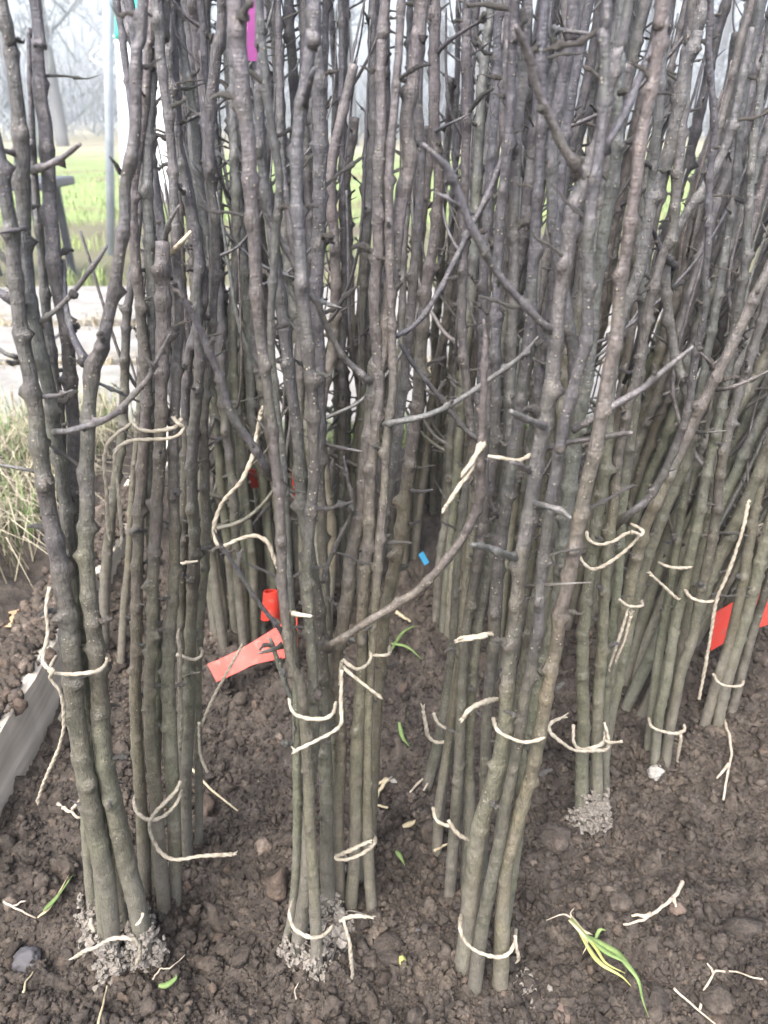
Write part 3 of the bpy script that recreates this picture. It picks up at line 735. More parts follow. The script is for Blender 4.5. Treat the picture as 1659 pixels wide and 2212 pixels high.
stem('D', "pinkish brown sapling beside the forked one in the bundle near the board", G1,
     [(268, 1990, 28), (252, 1850, 28), (226, 1650, 28), (206, 1500, 28), (191, 1350, 28), (182, 1260, 28), (172, 1204, 30), (165, 1120, 30), (158, 1037, 30), (158, 937, 30), (156, 904, 31), (146, 820, 31), (143, 737, 31), (133, 667, 32), (123, 600, 32), (118, 500, 32), (111, 417, 32), (103, 333, 33), (97, 267, 33), (83, 200, 32), (77, 83, 28), (73, 0, 28)], a=aA + .024, spurs=3)
stem('E', "sapling forking into a knotted Y above the front bundle beside the board", G1,
     [(308, 2020, 46), (290, 1935, 50), (274, 1875, 50), (254, 1775, 47), (234, 1675, 45), (221, 1575, 43), (213, 1492, 42), (204, 1437, 40), (198, 1337, 38), (194, 1237, 37), (195, 1137, 36), (192, 1037, 36), (193, 937, 35), (196, 860, 33), (198, 815, 36), (201, 788, 42), (215, 762, 33), (230, 690, 29), (243, 617, 29), (257, 533, 28), (267, 467, 28), (270, 400, 28), (283, 350, 30), (293, 283, 28), (297, 200, 27), (300, 100, 26), (313, 0, 26)], a=aA + .006, spurs=2,
     twigs=[([(194, 790, 24), (182, 768, 22), (168, 745, 19), (158, 722, 17), (150, 690, 15), (142, 645, 13), (138, 560, 11)], 0, .02), ([(258, 370, 12), (247, 352, 9), (236, 338, 5)], -.005, -.01, BARK, "thorn"), ([(210, 826, 7), (245, 840, 8), (275, 855, 8), (300, 868, 6)], .004, .03)])

G2 = "saplings of the bundle behind the front bundle by the board"
stem('a', "dark sapling edging the second bundle behind the twine loop with dangling ends", G2,
     [(312, 1895, 30), (308, 1800, 30), (303, 1700, 28), (296, 1575, 28), (290, 1475, 28), (295, 1300, 28), (304, 1150, 28), (307, 1070, 28), (310, 937, 27), (311, 837, 27), (303, 700, 26), (295, 567, 26), (293, 500, 26), (293, 400, 24), (310, 250, 24), (318, 100, 22), (325, 0, 22)], k=.05, spurs=5)
aa = HERO['a'][2]
stem('b', "sapling cut off above as a thick jagged stub in the second bundle", G2,
     [(352, 1925, 32), (345, 1850, 31), (336, 1700, 30), (324, 1600, 28), (320, 1475, 28), (335, 1250, 28), (343, 1070, 30), (345, 900, 30), (344, 837, 30), (346, 700, 36), (352, 567, 38), (352, 522, 38)], k=.05, spurs=3,
     twigs=[([(358, 528, 13), (362, 500, 11), (370, 475, 10), (388, 443, 6)], 0, -.01), ([(372, 545, 11), (390, 525, 11), (412, 500, 9)], -.006, -.01, PEELED, "peeled_stub")])
stem('c', "dark sapling half hidden in the middle of the second bundle", G2,
     [(335, 1885, 26), (336, 1700, 26), (338, 1475, 26), (330, 1250, 24), (326, 1070, 22), (326, 837, 24), (322, 600, 26), (320, 500, 26), (322, 350, 26), (330, 200, 24), (348, 80, 24), (357, 0, 24)], k=.05, spurs=6)
stem('d', "greenish sapling passing under the twine knot of the second bundle", G2,
     [(379, 1900, 28), (375, 1750, 32), (369, 1600, 33), (367, 1475, 33), (372, 1300, 28), (374, 1150, 28), (376, 1000, 26), (383, 850, 26), (388, 700, 24), (379, 560, 24), (372, 420, 24), (365, 300, 24), (353, 200, 24), (345, 100, 26), (341, 0, 26)], k=.05, spurs=4)
stem('e', "grey sapling at the inner edge of the second bundle with soil crusted on its foot", G2,
     [(405, 1800, 26), (401, 1700, 28), (406, 1600, 30), (411, 1475, 31), (415, 1300, 28), (417, 1200, 27), (417, 1070, 27), (420, 950, 27), (426, 850, 24), (428, 770, 24), (422, 640, 22), (426, 540, 22), (406, 420, 24), (390, 330, 24), (375, 220, 26), (362, 120, 26), (356, 0, 24)], k=.05, spurs=5,
     twigs=[([(395, 1462, 8), (412, 1458, 7), (433, 1452, 6)], -.012, -.02, BARK, "thorn"), ([(384, 1218, 8), (405, 1216, 7), (428, 1212, 6)], -.012, -.02, PEELED, "spur")])
stem('f', "slim brown sapling leaning at the back of the second bundle", G2,
     [(430, 1770, 20), (428, 1475, 20), (440, 1200, 24), (443, 1104, 24), (446, 900, 24), (456, 700, 24), (463, 500, 24), (452, 380, 24), (456, 250, 26), (470, 120, 27), (483, 0, 27)], k=.05, spurs=6)
stem('g', "purplish sapling curving outward above the second bundle", G2,
     [(395, 1850, 22), (392, 1475, 22), (396, 1200, 24), (398, 1000, 24), (402, 800, 24), (440, 640, 26), (430, 520, 26), (405, 380, 26), (384, 300, 27), (372, 180, 28), (362, 60, 28), (355, 0, 26)], a=aa + .05, k=.05, spurs=4)

stem('x1', "single plain sapling standing alone behind the knotted fork", None, [(224, 1402, 25), (226, 1304, 25), (234, 1180, 24), (248, 1040, 23), (262, 937, 23), (269, 820, 22), (273, 740, 22), (284, 620, 20), (296, 510, 18), (304, 400, 16), (312, 280, 15), (322, 120, 14), (328, 0, 14)], spurs=2)
stem('x2', "thin grey sapling alone beside the dark edge of the second bundle", None, [(262, 1418, 18), (268, 1304, 18), (276, 1220, 17), (287, 1050, 16), (300, 850, 16), (310, 650, 15), (320, 400, 14), (330, 200, 14), (336, 0, 13)], spurs=1)
G3 = "saplings of the middle front bundle"
stem('m2', "tall outer sapling of the middle bundle with a branch sweeping up and away", G3,
     [(686, 2085, 28), (683, 2008, 29), (678, 1908, 28), (670, 1808, 28), (665, 1708, 27), (657, 1575, 27), (650, 1475, 27), (633, 1437, 27), (622, 1350, 26), (616, 1304, 26), (610, 1204, 27), (603, 1104, 28), (594, 1020, 29), (586, 937, 27), (576, 837, 27), (566, 770, 28), (556, 650, 30), (552, 500, 33), (543, 320, 36), (523, 140, 38), (507, 0, 40)], spurs=3,
     twigs=[([(586, 1024, 25), (572, 1005, 23), (560, 985, 22), (530, 940, 20), (500, 900, 19), (470, 810, 18), (450, 762, 17), (425, 700, 15), (400, 650, 12), (385, 608, 7)], 0, -.03),
            ([(625, 1325, 12), (648, 1328, 10), (672, 1331, 9)], -.01, -.02, PEELED, "spur"), ([(608, 1398, 11), (585, 1405, 10), (558, 1412, 7)], -.005, -.02, BARK, "thorn"),
            ([(618, 1388, 11), (600, 1352, 12), (578, 1326, 11), (545, 1280, 11), (510, 1225, 9), (480, 1178, 8), (462, 1145, 6)], 0, -.02)])
aM = HERO['m2'][2]
stem('m4', "speckled olive sapling of the middle bundle bearing the long branch that bends upright", G3,
     [(711, 1958, 33), (706, 1875, 33), (703, 1708, 33), (703, 1575, 33), (697, 1475, 33), (691, 1390, 32), (686, 1304, 30), (677, 1237, 29), (667, 1154, 30), (657, 1070, 30), (652, 1004, 30), (640, 904, 29), (624, 820, 30), (616, 770, 29), (612, 737, 28), (603, 667, 28), (593, 583, 26), (580, 483, 25), (568, 380, 24), (562, 250, 24), (566, 100, 22), (560, 0, 22)], spurs=4,
     twigs=[([(697, 1402, 20), (712, 1390, 17), (735, 1377, 17), (800, 1340, 18), (870, 1300, 20), (910, 1272, 20), (950, 1230, 20), (985, 1185, 21), (1010, 1140, 21), (1025, 1100, 22), (1034, 1060, 23), (1038, 1000, 20), (1045, 900, 18), (1048, 800, 17), (1050, 740, 14), (1045, 690, 7)], -.012, -.045),
            ([(700, 1541, 15), (676, 1540, 13), (653, 1528, 14), (630, 1503, 13), (616, 1475, 12), (596, 1420, 12), (583, 1380, 10)], -.015, -.03),
            ([(698, 1768, 10), (682, 1766, 8), (665, 1742, 9), (650, 1712, 9), (640, 1672, 8), (635, 1608, 7), (633, 1541, 5)], -.015, -.03),
            ([(700, 1250, 10), (720, 1194, 11), (740, 1152, 11), (758, 1114, 11), (760, 1085, 10), (750, 1037, 9), (742, 985, 6)], .01, 0)])
stem('m3', "blunt-footed sapling leaning in low at the front of the middle bundle", G3,
     [(640, 2070, 36), (652, 1975, 36), (663, 1892, 33), (668, 1780, 27), (674, 1650, 24), (677, 1500, 24), (676, 1400, 24), (668, 1280, 26), (668, 1200, 26), (676, 1050, 28), (672, 900, 30), (664, 800, 32), (660, 717, 33), (653, 633, 34), (650, 533, 34), (646, 433, 33), (646, 333, 32), (650, 233, 32), (662, 167, 31), (672, 60, 30), (675, 0, 30)], a=aM + .012, spurs=4,
     twigs=[([(655, 240, 16), (662, 200, 16), (668, 175, 17), (678, 148, 14)], -.012, -.025, BARK, "spur")])
stem('m1', "slender reddish brown sapling at the shaded outer side of the middle bundle", G3,
     [(616, 2035, 20), (630, 1975, 22), (640, 1875, 22), (643, 1742, 22), (640, 1600, 20), (638, 1480, 18), (634, 1350, 20), (625, 1200, 20), (612, 1000, 20), (592, 850, 20), (582, 700, 20), (596, 500, 21), (604, 383, 22), (591, 283, 22), (580, 200, 22), (570, 100, 21), (560, 0, 20)], a=aM + .02, spurs=4)
stem('k', "stout brown sapling crossing to the far side of the middle bundle with three long twigs", G3,
     [(735, 1925, 27), (733, 1825, 26), (731, 1742, 26), (735, 1608, 26), (728, 1437, 27), (740, 1370, 29), (752, 1287, 31), (753, 1220, 30), (767, 1154, 32), (782, 1087, 33), (782, 1037, 33), (793, 970, 33), (806, 887, 34), (817, 804, 38), (834, 754, 38), (843, 700, 36), (856, 567, 36), (870, 433, 36), (884, 350, 38), (874, 267, 36), (886, 167, 36), (896, 67, 36), (906, 0, 36)], spurs=2,
     twigs=[([(815, 920, 16), (840, 916, 14), (875, 909, 15), (925, 896, 15), (985, 866, 14), (1050, 822, 13), (1110, 780, 12), (1140, 752, 10), (1162, 726, 6)], -.01, -.03),
            ([(800, 828, 20), (790, 820, 18), (766, 797, 17), (740, 770, 16), (715, 725, 15), (700, 692, 16), (687, 655, 17), (660, 617, 14), (626, 550, 15), (586, 483, 14), (553, 420, 13), (525, 350, 11), (505, 310, 7)], -.012, -.05),
            ([(688, 652, 10), (710, 658, 8), (738, 666, 4)], -.035, -.045, BARK, "thorn"), ([(862, 720, 12), (900, 695, 14), (940, 640, 15), (985, 560, 16), (1020, 490, 16), (1060, 410, 15), (1090, 320, 15), (1110, 230, 14), (1125, 140, 13), (1132, 30, 12)], .012, .03)])
stem('m5', "sapling with a ringed stub rising through the core of the middle bundle", G3,
     [(722, 1940, 24), (719, 1700, 24), (716, 1475, 24), (703, 1250, 24), (694, 1187, 25), (690, 1104, 26), (687, 1004, 27), (690, 904, 28), (693, 770, 30), (689, 680, 32), (690, 600, 33), (690, 533, 33), (688, 467, 33), (686, 400, 34), (686, 300, 34), (683, 200, 34), (680, 100, 33), (676, 0, 32)], a=HERO['k'][2] + .012, spurs=4,
     twigs=[([(700, 960, 9), (740, 967, 9), (782, 975, 7)], -.02, -.03)])
stem('m6', "brown speckled sapling in the far half of the middle bundle above the low twine", G3,
     [(760, 1938, 32), (766, 1858, 32), (767, 1775, 33), (770, 1642, 35), (780, 1542, 34), (784, 1454, 29), (781, 1337, 28), (784, 1237, 28), (793, 1154, 28), (800, 1054, 28), (812, 950, 26), (822, 850, 26), (815, 750, 26), (806, 633, 27), (813, 533, 27), (813, 433, 27), (823, 300, 26), (826, 180, 24), (828, 80, 24), (835, 0, 24)], spurs=5)
stem('m7', "straight greenish sapling at the inner edge of the middle bundle", G3,
     [(802, 1945, 26), (797, 1875, 26), (795, 1808, 26), (793, 1708, 22), (796, 1575, 19), (801, 1475, 19), (808, 1304, 20), (816, 1180, 22), (830, 1070, 22), (838, 950, 22), (850, 850, 22), (847, 760, 22), (838, 600, 22), (842, 450, 22), (850, 300, 22), (860, 150, 22), (866, 0, 22)], spurs=6)
stem('m8', "sapling with a round branch scar at the back of the middle bundle", G3,
     [(803, 1790, 24), (810, 1642, 24), (817, 1508, 24), (830, 1337, 28), (853, 1237, 30), (873, 1137, 30), (883, 1037, 32), (890, 970, 30), (896, 887, 30), (905, 780, 30), (922, 650, 30), (938, 550, 28), (950, 400, 28), (938, 250, 28), (938, 130, 26), (935, 0, 26)], spurs=5,
     twigs=[([(878, 1058, 12), (905, 1062, 10), (935, 1058, 7)], -.012, -.03, BARK, "spur"), ([(940, 120, 10), (970, 90, 9), (1010, 62, 8), (1072, 30, 4)], -.01, -.03), ([(935, 290, 9), (960, 275, 8), (1017, 245, 4)], -.01, -.02, BARK, "thorn")])
stem('m9', "thin dark sapling behind the round-scarred one in the middle bundle", G3,
     [(780, 1830, 20), (788, 1600, 20), (800, 1400, 20), (830, 1150, 22), (855, 950, 22), (872, 800, 22), (890, 650, 22), (905, 500, 22), (912, 350, 22), (905, 200, 22), (912, 60, 20), (915, 0, 20)], a=HERO['m6'][2] + .03, spurs=6)

G4 = "saplings of the large leaning front bundle"
stem('r1', "thickest greenish sapling at the front of the leaning bundle ending in a forked knot", G4,
     [(1002, 2072, 44), (1010, 2008, 45), (1026, 1875, 46), (1041, 1775, 46), (1060, 1708, 45), (1083, 1608, 40), (1095, 1500, 36), (1106, 1404, 34), (1119, 1337, 34), (1131, 1204, 34), (1148, 1120, 34), (1156, 1037, 34), (1173, 904, 36), (1189, 804, 36), (1196, 737, 34), (1209, 650, 34), (1226, 567, 34), (1240, 490, 36), (1243, 450, 42), (1262, 405, 38), (1272, 375, 40), (1290, 335, 30), (1306, 270, 30), (1318, 200, 28), (1340, 100, 26), (1358, 0, 24)], spurs=2,
     twigs=[([(1266, 392, 28), (1247, 357, 25), (1216, 315, 22), (1193, 268, 22), (1170, 220, 20), (1152, 175, 20), (1140, 127, 20), (1125, 85, 20), (1112, 55, 14)], -.004, -.03),
            ([(1285, 345, 22), (1310, 305, 20), (1335, 268, 20), (1352, 235, 20), (1370, 190, 17), (1400, 120, 15), (1430, 50, 12)], 0, .02),
            ([(1194, 722, 20), (1178, 708, 18), (1160, 690, 17), (1120, 650, 17), (1080, 600, 16), (1055, 560, 18), (1035, 520, 20), (1010, 470, 19), (985, 400, 18), (970, 365, 20), (948, 342, 14), (914, 310, 9)], -.012, -.05),
            ([(1020, 460, 7), (985, 440, 7), (938, 415, 4)], -.04, -.05, BARK, "thorn"),
            ([(1176, 920, 21), (1155, 910, 18), (1132, 902, 18), (1104, 888, 18)], -.02, -.05, BARK, "spur"),
            ([(1150, 1085, 15), (1180, 1094, 14), (1208, 1104, 14), (1234, 1121, 11)], -.02, -.035, BARK, "spur"),
            ([(1124, 1207, 20), (1085, 1197, 17), (1050, 1184, 17), (1018, 1177, 16)], -.02, -.045, BARK, "spur"),
            ([(1140, 1264, 9), (1200, 1262, 8), (1278, 1258, 3)], -.02, -.035, BARK, "thorn"),
            ([(1150, 1020, 14), (1125, 1006, 12), (1102, 998, 13)], -.02, -.03, BARK, "spur"),
            ([(1185, 968, 14), (1235, 955, 14), (1270, 950, 13), (1306, 944, 15), (1340, 938, 14), (1366, 935, 13)], .0, -.025)])
aR = HERO['r1'][2]
stem('r2', "brown sapling in the centre front of the leaning bundle dotted with pale pores", G4,
     [(1027, 2118, 38), (1040, 2008, 34), (1060, 1908, 32), (1083, 1808, 29), (1100, 1708, 28), (1113, 1642, 28), (1126, 1542, 28), (1138, 1475, 28), (1153, 1404, 28), (1163, 1354, 28), (1171, 1270, 27), (1179, 1204, 27), (1189, 1104, 27), (1199, 1037, 27), (1220, 904, 27), (1244, 804, 28), (1262, 737, 28), (1265, 660, 28), (1267, 533, 28), (1273, 467, 28), (1286, 390, 28), (1300, 300, 26), (1310, 180, 26), (1308, 60, 26), (1312, 0, 26)], spurs=3)
stem('r3', "rust-streaked sapling at the inner front of the leaning bundle", G4,
     [(1080, 2110, 38), (1086, 1975, 38), (1094, 1875, 37), (1111, 1808, 36), (1126, 1742, 36), (1143, 1675, 35), (1163, 1592, 35), (1183, 1500, 35), (1203, 1404, 35), (1217, 1320, 35), (1235, 1237, 35), (1246, 1137, 35), (1259, 1070, 35), (1276, 987, 34), (1293, 904, 34), (1313, 804, 33), (1331, 737, 32), (1341, 633, 31), (1356, 550, 30), (1373, 433, 30), (1383, 333, 31), (1396, 233, 30), (1413, 133, 30), (1426, 33, 30), (1428, 0, 30)], spurs=3,
     twigs=[([(1248, 922, 16), (1306, 887, 16), (1350, 862, 18), (1389, 840, 16), (1420, 815, 15), (1450, 788, 13), (1498, 748, 9)], 0, -.01)])
stem('t', "dark green algae-coated sapling hidden behind the front of the leaning bundle", G4,
     [(1092, 1990, 30), (1125, 1750, 32), (1160, 1500, 33), (1200, 1300, 34), (1215, 1200, 34), (1240, 1037, 34), (1256, 904, 32), (1272, 800, 28), (1288, 600, 27), (1293, 550, 27), (1310, 450, 27), (1323, 367, 27), (1335, 250, 26), (1340, 120, 26), (1345, 0, 26)], a=aR + .035, spurs=4)
stem('r4', "sapling standing directly behind the thickest one of the leaning bundle", G4,
     [(1008, 1880, 30), (1013, 1742, 28), (1011, 1642, 26), (1016, 1508, 25), (1028, 1400, 24), (1043, 1287, 26), (1060, 1150, 28), (1083, 1070, 30), (1095, 950, 30), (1100, 850, 28), (1106, 737, 28), (1113, 600, 28), (1112, 483, 26), (1116, 300, 25), (1130, 150, 24), (1136, 0, 24)], spurs=4,
     twigs=[([(1088, 1124, 14), (1072, 1112, 9), (1060, 1085, 9), (1053, 1040, 8), (1054, 990, 6)], -.012, -.03)])
stem('r8', "sapling with a bud-like knot leaning beside the thickest one of the leaning bundle", G4,
     [(1043, 1870, 26), (1053, 1542, 27), (1064, 1400, 30), (1074, 1287, 32), (1090, 1150, 30), (1110, 1000, 28), (1126, 850, 26), (1140, 700, 28), (1152, 500, 26), (1165, 350, 24), (1176, 200, 26), (1180, 0, 26)], a=aR + .03, spurs=5)
stem('r5', "greenish sapling tied low with double twine at the back of the leaning bundle", G4,
     [(973, 1905, 30), (983, 1775, 30), (990, 1642, 28), (997, 1508, 25), (1010, 1350, 24), (1020, 1304, 24), (1040, 1150, 24), (1058, 1000, 24), (1070, 850, 24), (1073, 700, 24), (1080, 500, 24), (1094, 300, 24), (1105, 100, 24), (1111, 0, 24)], spurs=6)
stem('r6', "slim dark sapling at the shaded outer edge of the leaning bundle", G4,
     [(946, 1798, 26), (950, 1742, 26), (960, 1675, 26), (976, 1575, 24), (988, 1450, 20), (1000, 1304, 18), (1012, 1150, 18), (1020, 1000, 20), (1012, 850, 22), (1002, 700, 22), (998, 500, 22), (1006, 300, 22), (1010, 100, 22), (1014, 0, 20)], spurs=8,
     twigs=[([(1060, 978, 12), (1036, 955, 12), (1003, 928, 12), (970, 888, 12), (930, 837, 11), (890, 785, 10), (862, 742, 7)], -.02, -.04)])
stem('r7', "rearmost sapling of the leaning bundle with roots bared at its foot", G4,
     [(930, 1668, 26), (946, 1608, 25), (964, 1508, 23), (975, 1400, 22), (987, 1250, 22), (1003, 1100, 22), (1030, 900, 22), (1042, 750, 22), (1050, 550, 22), (1062, 350, 22), (1070, 150, 22), (1075, 0, 20)], spurs=7)
stem('r9', "slim sapling standing behind the double-tied one in the leaning bundle", G4,
     [(955, 1690, 22), (975, 1560, 22), (992, 1450, 22), (1010, 1250, 22), (1030, 1050, 22), (1055, 850, 24), (1085, 650, 24), (1100, 450, 22), (1085, 250, 22), (1095, 100, 22), (1098, 0, 20)], a=HERO['r5'][2] + .03, spurs=7)
stem('r10', "crooked sapling rising between the leaning bundle and the one beyond it", G4,
     [(1068, 1900, 26), (1105, 1600, 26), (1150, 1350, 28), (1190, 1150, 28), (1222, 980, 28), (1240, 800, 28), (1225, 650, 28), (1200, 500, 28), (1190, 350, 28), (1205, 200, 30), (1225, 80, 30), (1235, 0, 30)], a=aR + .06, spurs=6,
     twigs=[([(1200, 60, 12), (1225, 66, 10), (1255, 70, 9), (1277, 72, 7)], -.012, -.02, BARK, "spur")])

G5 = "saplings of the bundle with the crumb-coated foot"
stem('s1', "grey sapling with a crumb-coated foot and a wide double twine loop", G5,
     [(1258, 1765, 34), (1257, 1675, 31), (1259, 1575, 30), (1257, 1475, 30), (1260, 1404, 29), (1269, 1304, 28), (1277, 1237, 28), (1287, 1137, 28), (1299, 1037, 28), (1308, 970, 27), (1320, 850, 27), (1345, 700, 28), (1380, 600, 30), (1394, 533, 31), (1410, 450, 32), (1433, 383, 32), (1455, 267, 32), (1475, 150, 32), (1503, 67, 32), (1516, 0, 32)], k=.04, spurs=4)
stem('s2', "sapling whose long dark side branch swings up beside the crumb-footed bundle", G5,
     [(1290, 1765, 28), (1290, 1675, 26), (1290, 1575, 26), (1292, 1475, 26), (1297, 1404, 26), (1304, 1304, 26), (1314, 1204, 26), (1324, 1137, 26), (1333, 1037, 26), (1340, 970, 25), (1358, 870, 25), (1375, 800, 24), (1400, 650, 26), (1425, 560, 24), (1450, 500, 24), (1465, 380, 24), (1480, 250, 24), (1490, 100, 22), (1495, 0, 22)], k=.04, spurs=4,
     twigs=[([(1327, 1142, 20), (1360, 1112, 18), (1398, 1077, 18), (1439, 1004, 18), (1469, 937, 18), (1491, 870, 18), (1503, 770, 18), (1513, 717, 16), (1520, 667, 15), (1521, 600, 16), (1529, 533, 16), (1536, 400, 17), (1543, 300, 18), (1539, 217, 17), (1529, 117, 17), (1532, 0, 16), (1540, -90, 12)], -.01, -.06)])
stem('s3', "thin olive sapling at the back of the crumb-footed bundle", G5,
     [(1308, 1700, 20), (1310, 1508, 20), (1322, 1350, 21), (1336, 1237, 22), (1350, 1070, 22), (1362, 970, 22), (1375, 850, 22), (1385, 720, 22), (1395, 560, 22), (1410, 400, 22), (1420, 250, 22), (1432, 80, 20), (1440, 0, 20)], k=.04, spurs=6)
stem('s4', "sapling leaning well over from the crumb-footed bundle with a knotted kink", G5,
     [(1280, 1720, 26), (1298, 1560, 26), (1325, 1420, 28), (1356, 1304, 30), (1380, 1170, 30), (1406, 1104, 30), (1440, 1037, 30), (1473, 970, 29), (1506, 904, 29), (1540, 837, 28), (1573, 770, 28), (1623, 660, 27), (1680, 540, 26), (1740, 420, 24)], a=gp(1290, 1690)[1] + .01, k=.04, spurs=5,
     twigs=[([(1540, 845, 9), (1575, 838, 9), (1620, 820, 8), (1662, 800, 6)], -.012, -.02), ([(1545, 800, 9), (1530, 780, 8), (1512, 760, 6)], -.012, -.02, BARK, "thorn"), ([(1500, 935, 8), (1530, 933, 6), (1570, 930, 4)], -.012, -.02, BARK, "thorn")])
stem('s5', "dark leaning sapling just behind the kinked one of the crumb-footed bundle", G5,
     [(1300, 1690, 24), (1318, 1560, 24), (1345, 1420, 25), (1378, 1280, 26), (1410, 1180, 26), (1445, 1080, 26), (1475, 1000, 26), (1490, 900, 24), (1460, 760, 24), (1445, 640, 24), (1440, 545, 27), (1475, 470, 24), (1530, 380, 22), (1570, 300, 22), (1600, 180, 20), (1625, 60, 20)], a=gp(1300, 1660)[1] + .02, k=.04, spurs=7,
     twigs=[([(1458, 570, 16), (1438, 552, 15), (1420, 520, 13), (1410, 490, 9)], -.012, -.03)])
G6 = "saplings of the slim bundle with a pale stone at its foot"
def G6s(key, label, pts, **kw): stem(key, label, G6, pts, k=.05, spurs=6, seg=10, **kw)
G6s('u1', "front sapling of the slim bundle right above the pale stone", [(1415, 1640, 23), (1424, 1542, 24), (1439, 1475, 24), (1457, 1370, 24), (1478, 1270, 24), (1500, 1150, 24), (1530, 1000, 23), (1565, 860, 23), (1590, 700, 22), (1610, 520, 22), (1625, 350, 22), (1645, 200, 20), (1665, 40, 20)])
G6s('u2', "second front sapling of the slim bundle with an orange-scarred foot", [(1438, 1640, 26), (1447, 1575, 26), (1460, 1508, 26), (1472, 1450, 26), (1500, 1370, 25), (1523, 1237, 25), (1540, 1137, 24), (1560, 1000, 24), (1600, 850, 24), (1640, 700, 23), (1680, 560, 22), (1710, 400, 22)])
G6s('u3', "shaded sapling at the outer side of the slim bundle", [(1400, 1615, 22), (1412, 1500, 22), (1425, 1400, 22), (1450, 1250, 22), (1475, 1100, 22), (1500, 950, 22), (1520, 800, 21), (1555, 600, 21), (1590, 400, 20), (1610, 200, 20), (1640, 30, 18)])
G6s('u4', "rear sapling of the slim bundle", [(1440, 1600, 22), (1470, 1420, 22), (1500, 1250, 22), (1525, 1100, 22), (1545, 950, 22), (1570, 800, 21), (1600, 600, 21), (1650, 400, 20), (1690, 250, 20)])
G7 = "saplings of the bundle beside the red strip"
def G7s(key, label, pts, **kw): stem(key, label, G7, pts, k=.05, spurs=5, seg=10, **kw)
G7s('w1', "outer sapling of the bundle beside the red strip with earth on its foot", [(1527, 1548, 24), (1548, 1475, 24), (1572, 1400, 24), (1597, 1290, 24), (1625, 1150, 24), (1655, 1000, 23), (1700, 800, 22)])
G7s('w2', "middle sapling of the bundle beside the red strip", [(1553, 1552, 28), (1570, 1475, 28), (1600, 1370, 27), (1630, 1270, 27), (1660, 1150, 26), (1700, 1000, 25), (1750, 800, 22)])
G7s('w3', "inner sapling of the bundle beside the red strip", [(1580, 1540, 22), (1597, 1475, 22), (1625, 1370, 22), (1655, 1270, 22), (1690, 1130, 22), (1740, 950, 20)])

r_ = np.random.default_rng(88); bb = np.array(BASES)[r_.integers(len(BASES), size=2600)]
a_ = r_.uniform(0, 6.283, 2600); q_ = r_.uniform(.006, .03, 2600); x_ = bb[:, 0] + q_ * np.cos(a_); y_ = bb[:, 1] + q_ * np.sin(a_); rr_ = .0012 + .0045 * r_.random(2600) ** 2.4
Vc, Fc = crumbs(x_, y_, soil_at(x_, y_) + .006 * np.clip(1 - q_ / .03, 0, 1) + rr_ * .3, rr_, r_, ICO2, .17)
o = link("soil_crumbs", np_mesh("soil_crumbs", Vc, Fc, False, {'tone': np.repeat(np.clip(r_.normal(.58, .2, 2600), 0, .95), len(ICO2[0]))}), SOIL)
tag(o, "loose crumbs heaped round the feet of the front bundles", "soil", kind='stuff')
def coat(label, feet, zmax, n, seed, rmin=.0006, rmax=.0026):
    rr = np.random.default_rng(seed); X = []
    for q in range(n):
        key, rad = feet[rr.integers(len(feet))]; b_ = HERO[key][1]; k_ = HERO[key][3]
        a0 = rr.uniform(math.pi * .9, math.pi * 2.1); z = -.004 + zmax * rr.random() ** 1.8
        q_ = rad * (1.0 + .25 * rr.random() * (1 - z / zmax)) + (.006 * rr.random() ** 2 if z < .01 else 0)
        X.append([b_[0] + q_ * math.cos(a0), b_[1] + k_ * z + q_ * math.sin(a0), z])
    X = np.array(X); r = rmin + (rmax - rmin) * rr.random(n) ** 2.5
    V, F = crumbs(X[:, 0], X[:, 1], X[:, 2], r, rr, ICO2, .3)
    o = link("pale_soil_crumbs", np_mesh("pale_soil_crumbs", V, F, False), DUSTCLUMP); tag(o, label, "soil", kind='stuff')
coat("dry pale soil coating the foot of the third bundle along the far row", [('s1', .0068), ('s2', .0060)], .038, 700, 41)
coat("dry pale soil caught between the stems of the front bundle beside the board", [('A', .0066), ('E', .0085), ('E', .0085), ('F_' if 'F_' in HERO else 'C', .006)], .032, 700, 42)
coat("dry pale soil caught between the stems of the middle bundle", [('m2', .005), ('m4', .006), ('m3', .006)], .020, 260, 43)
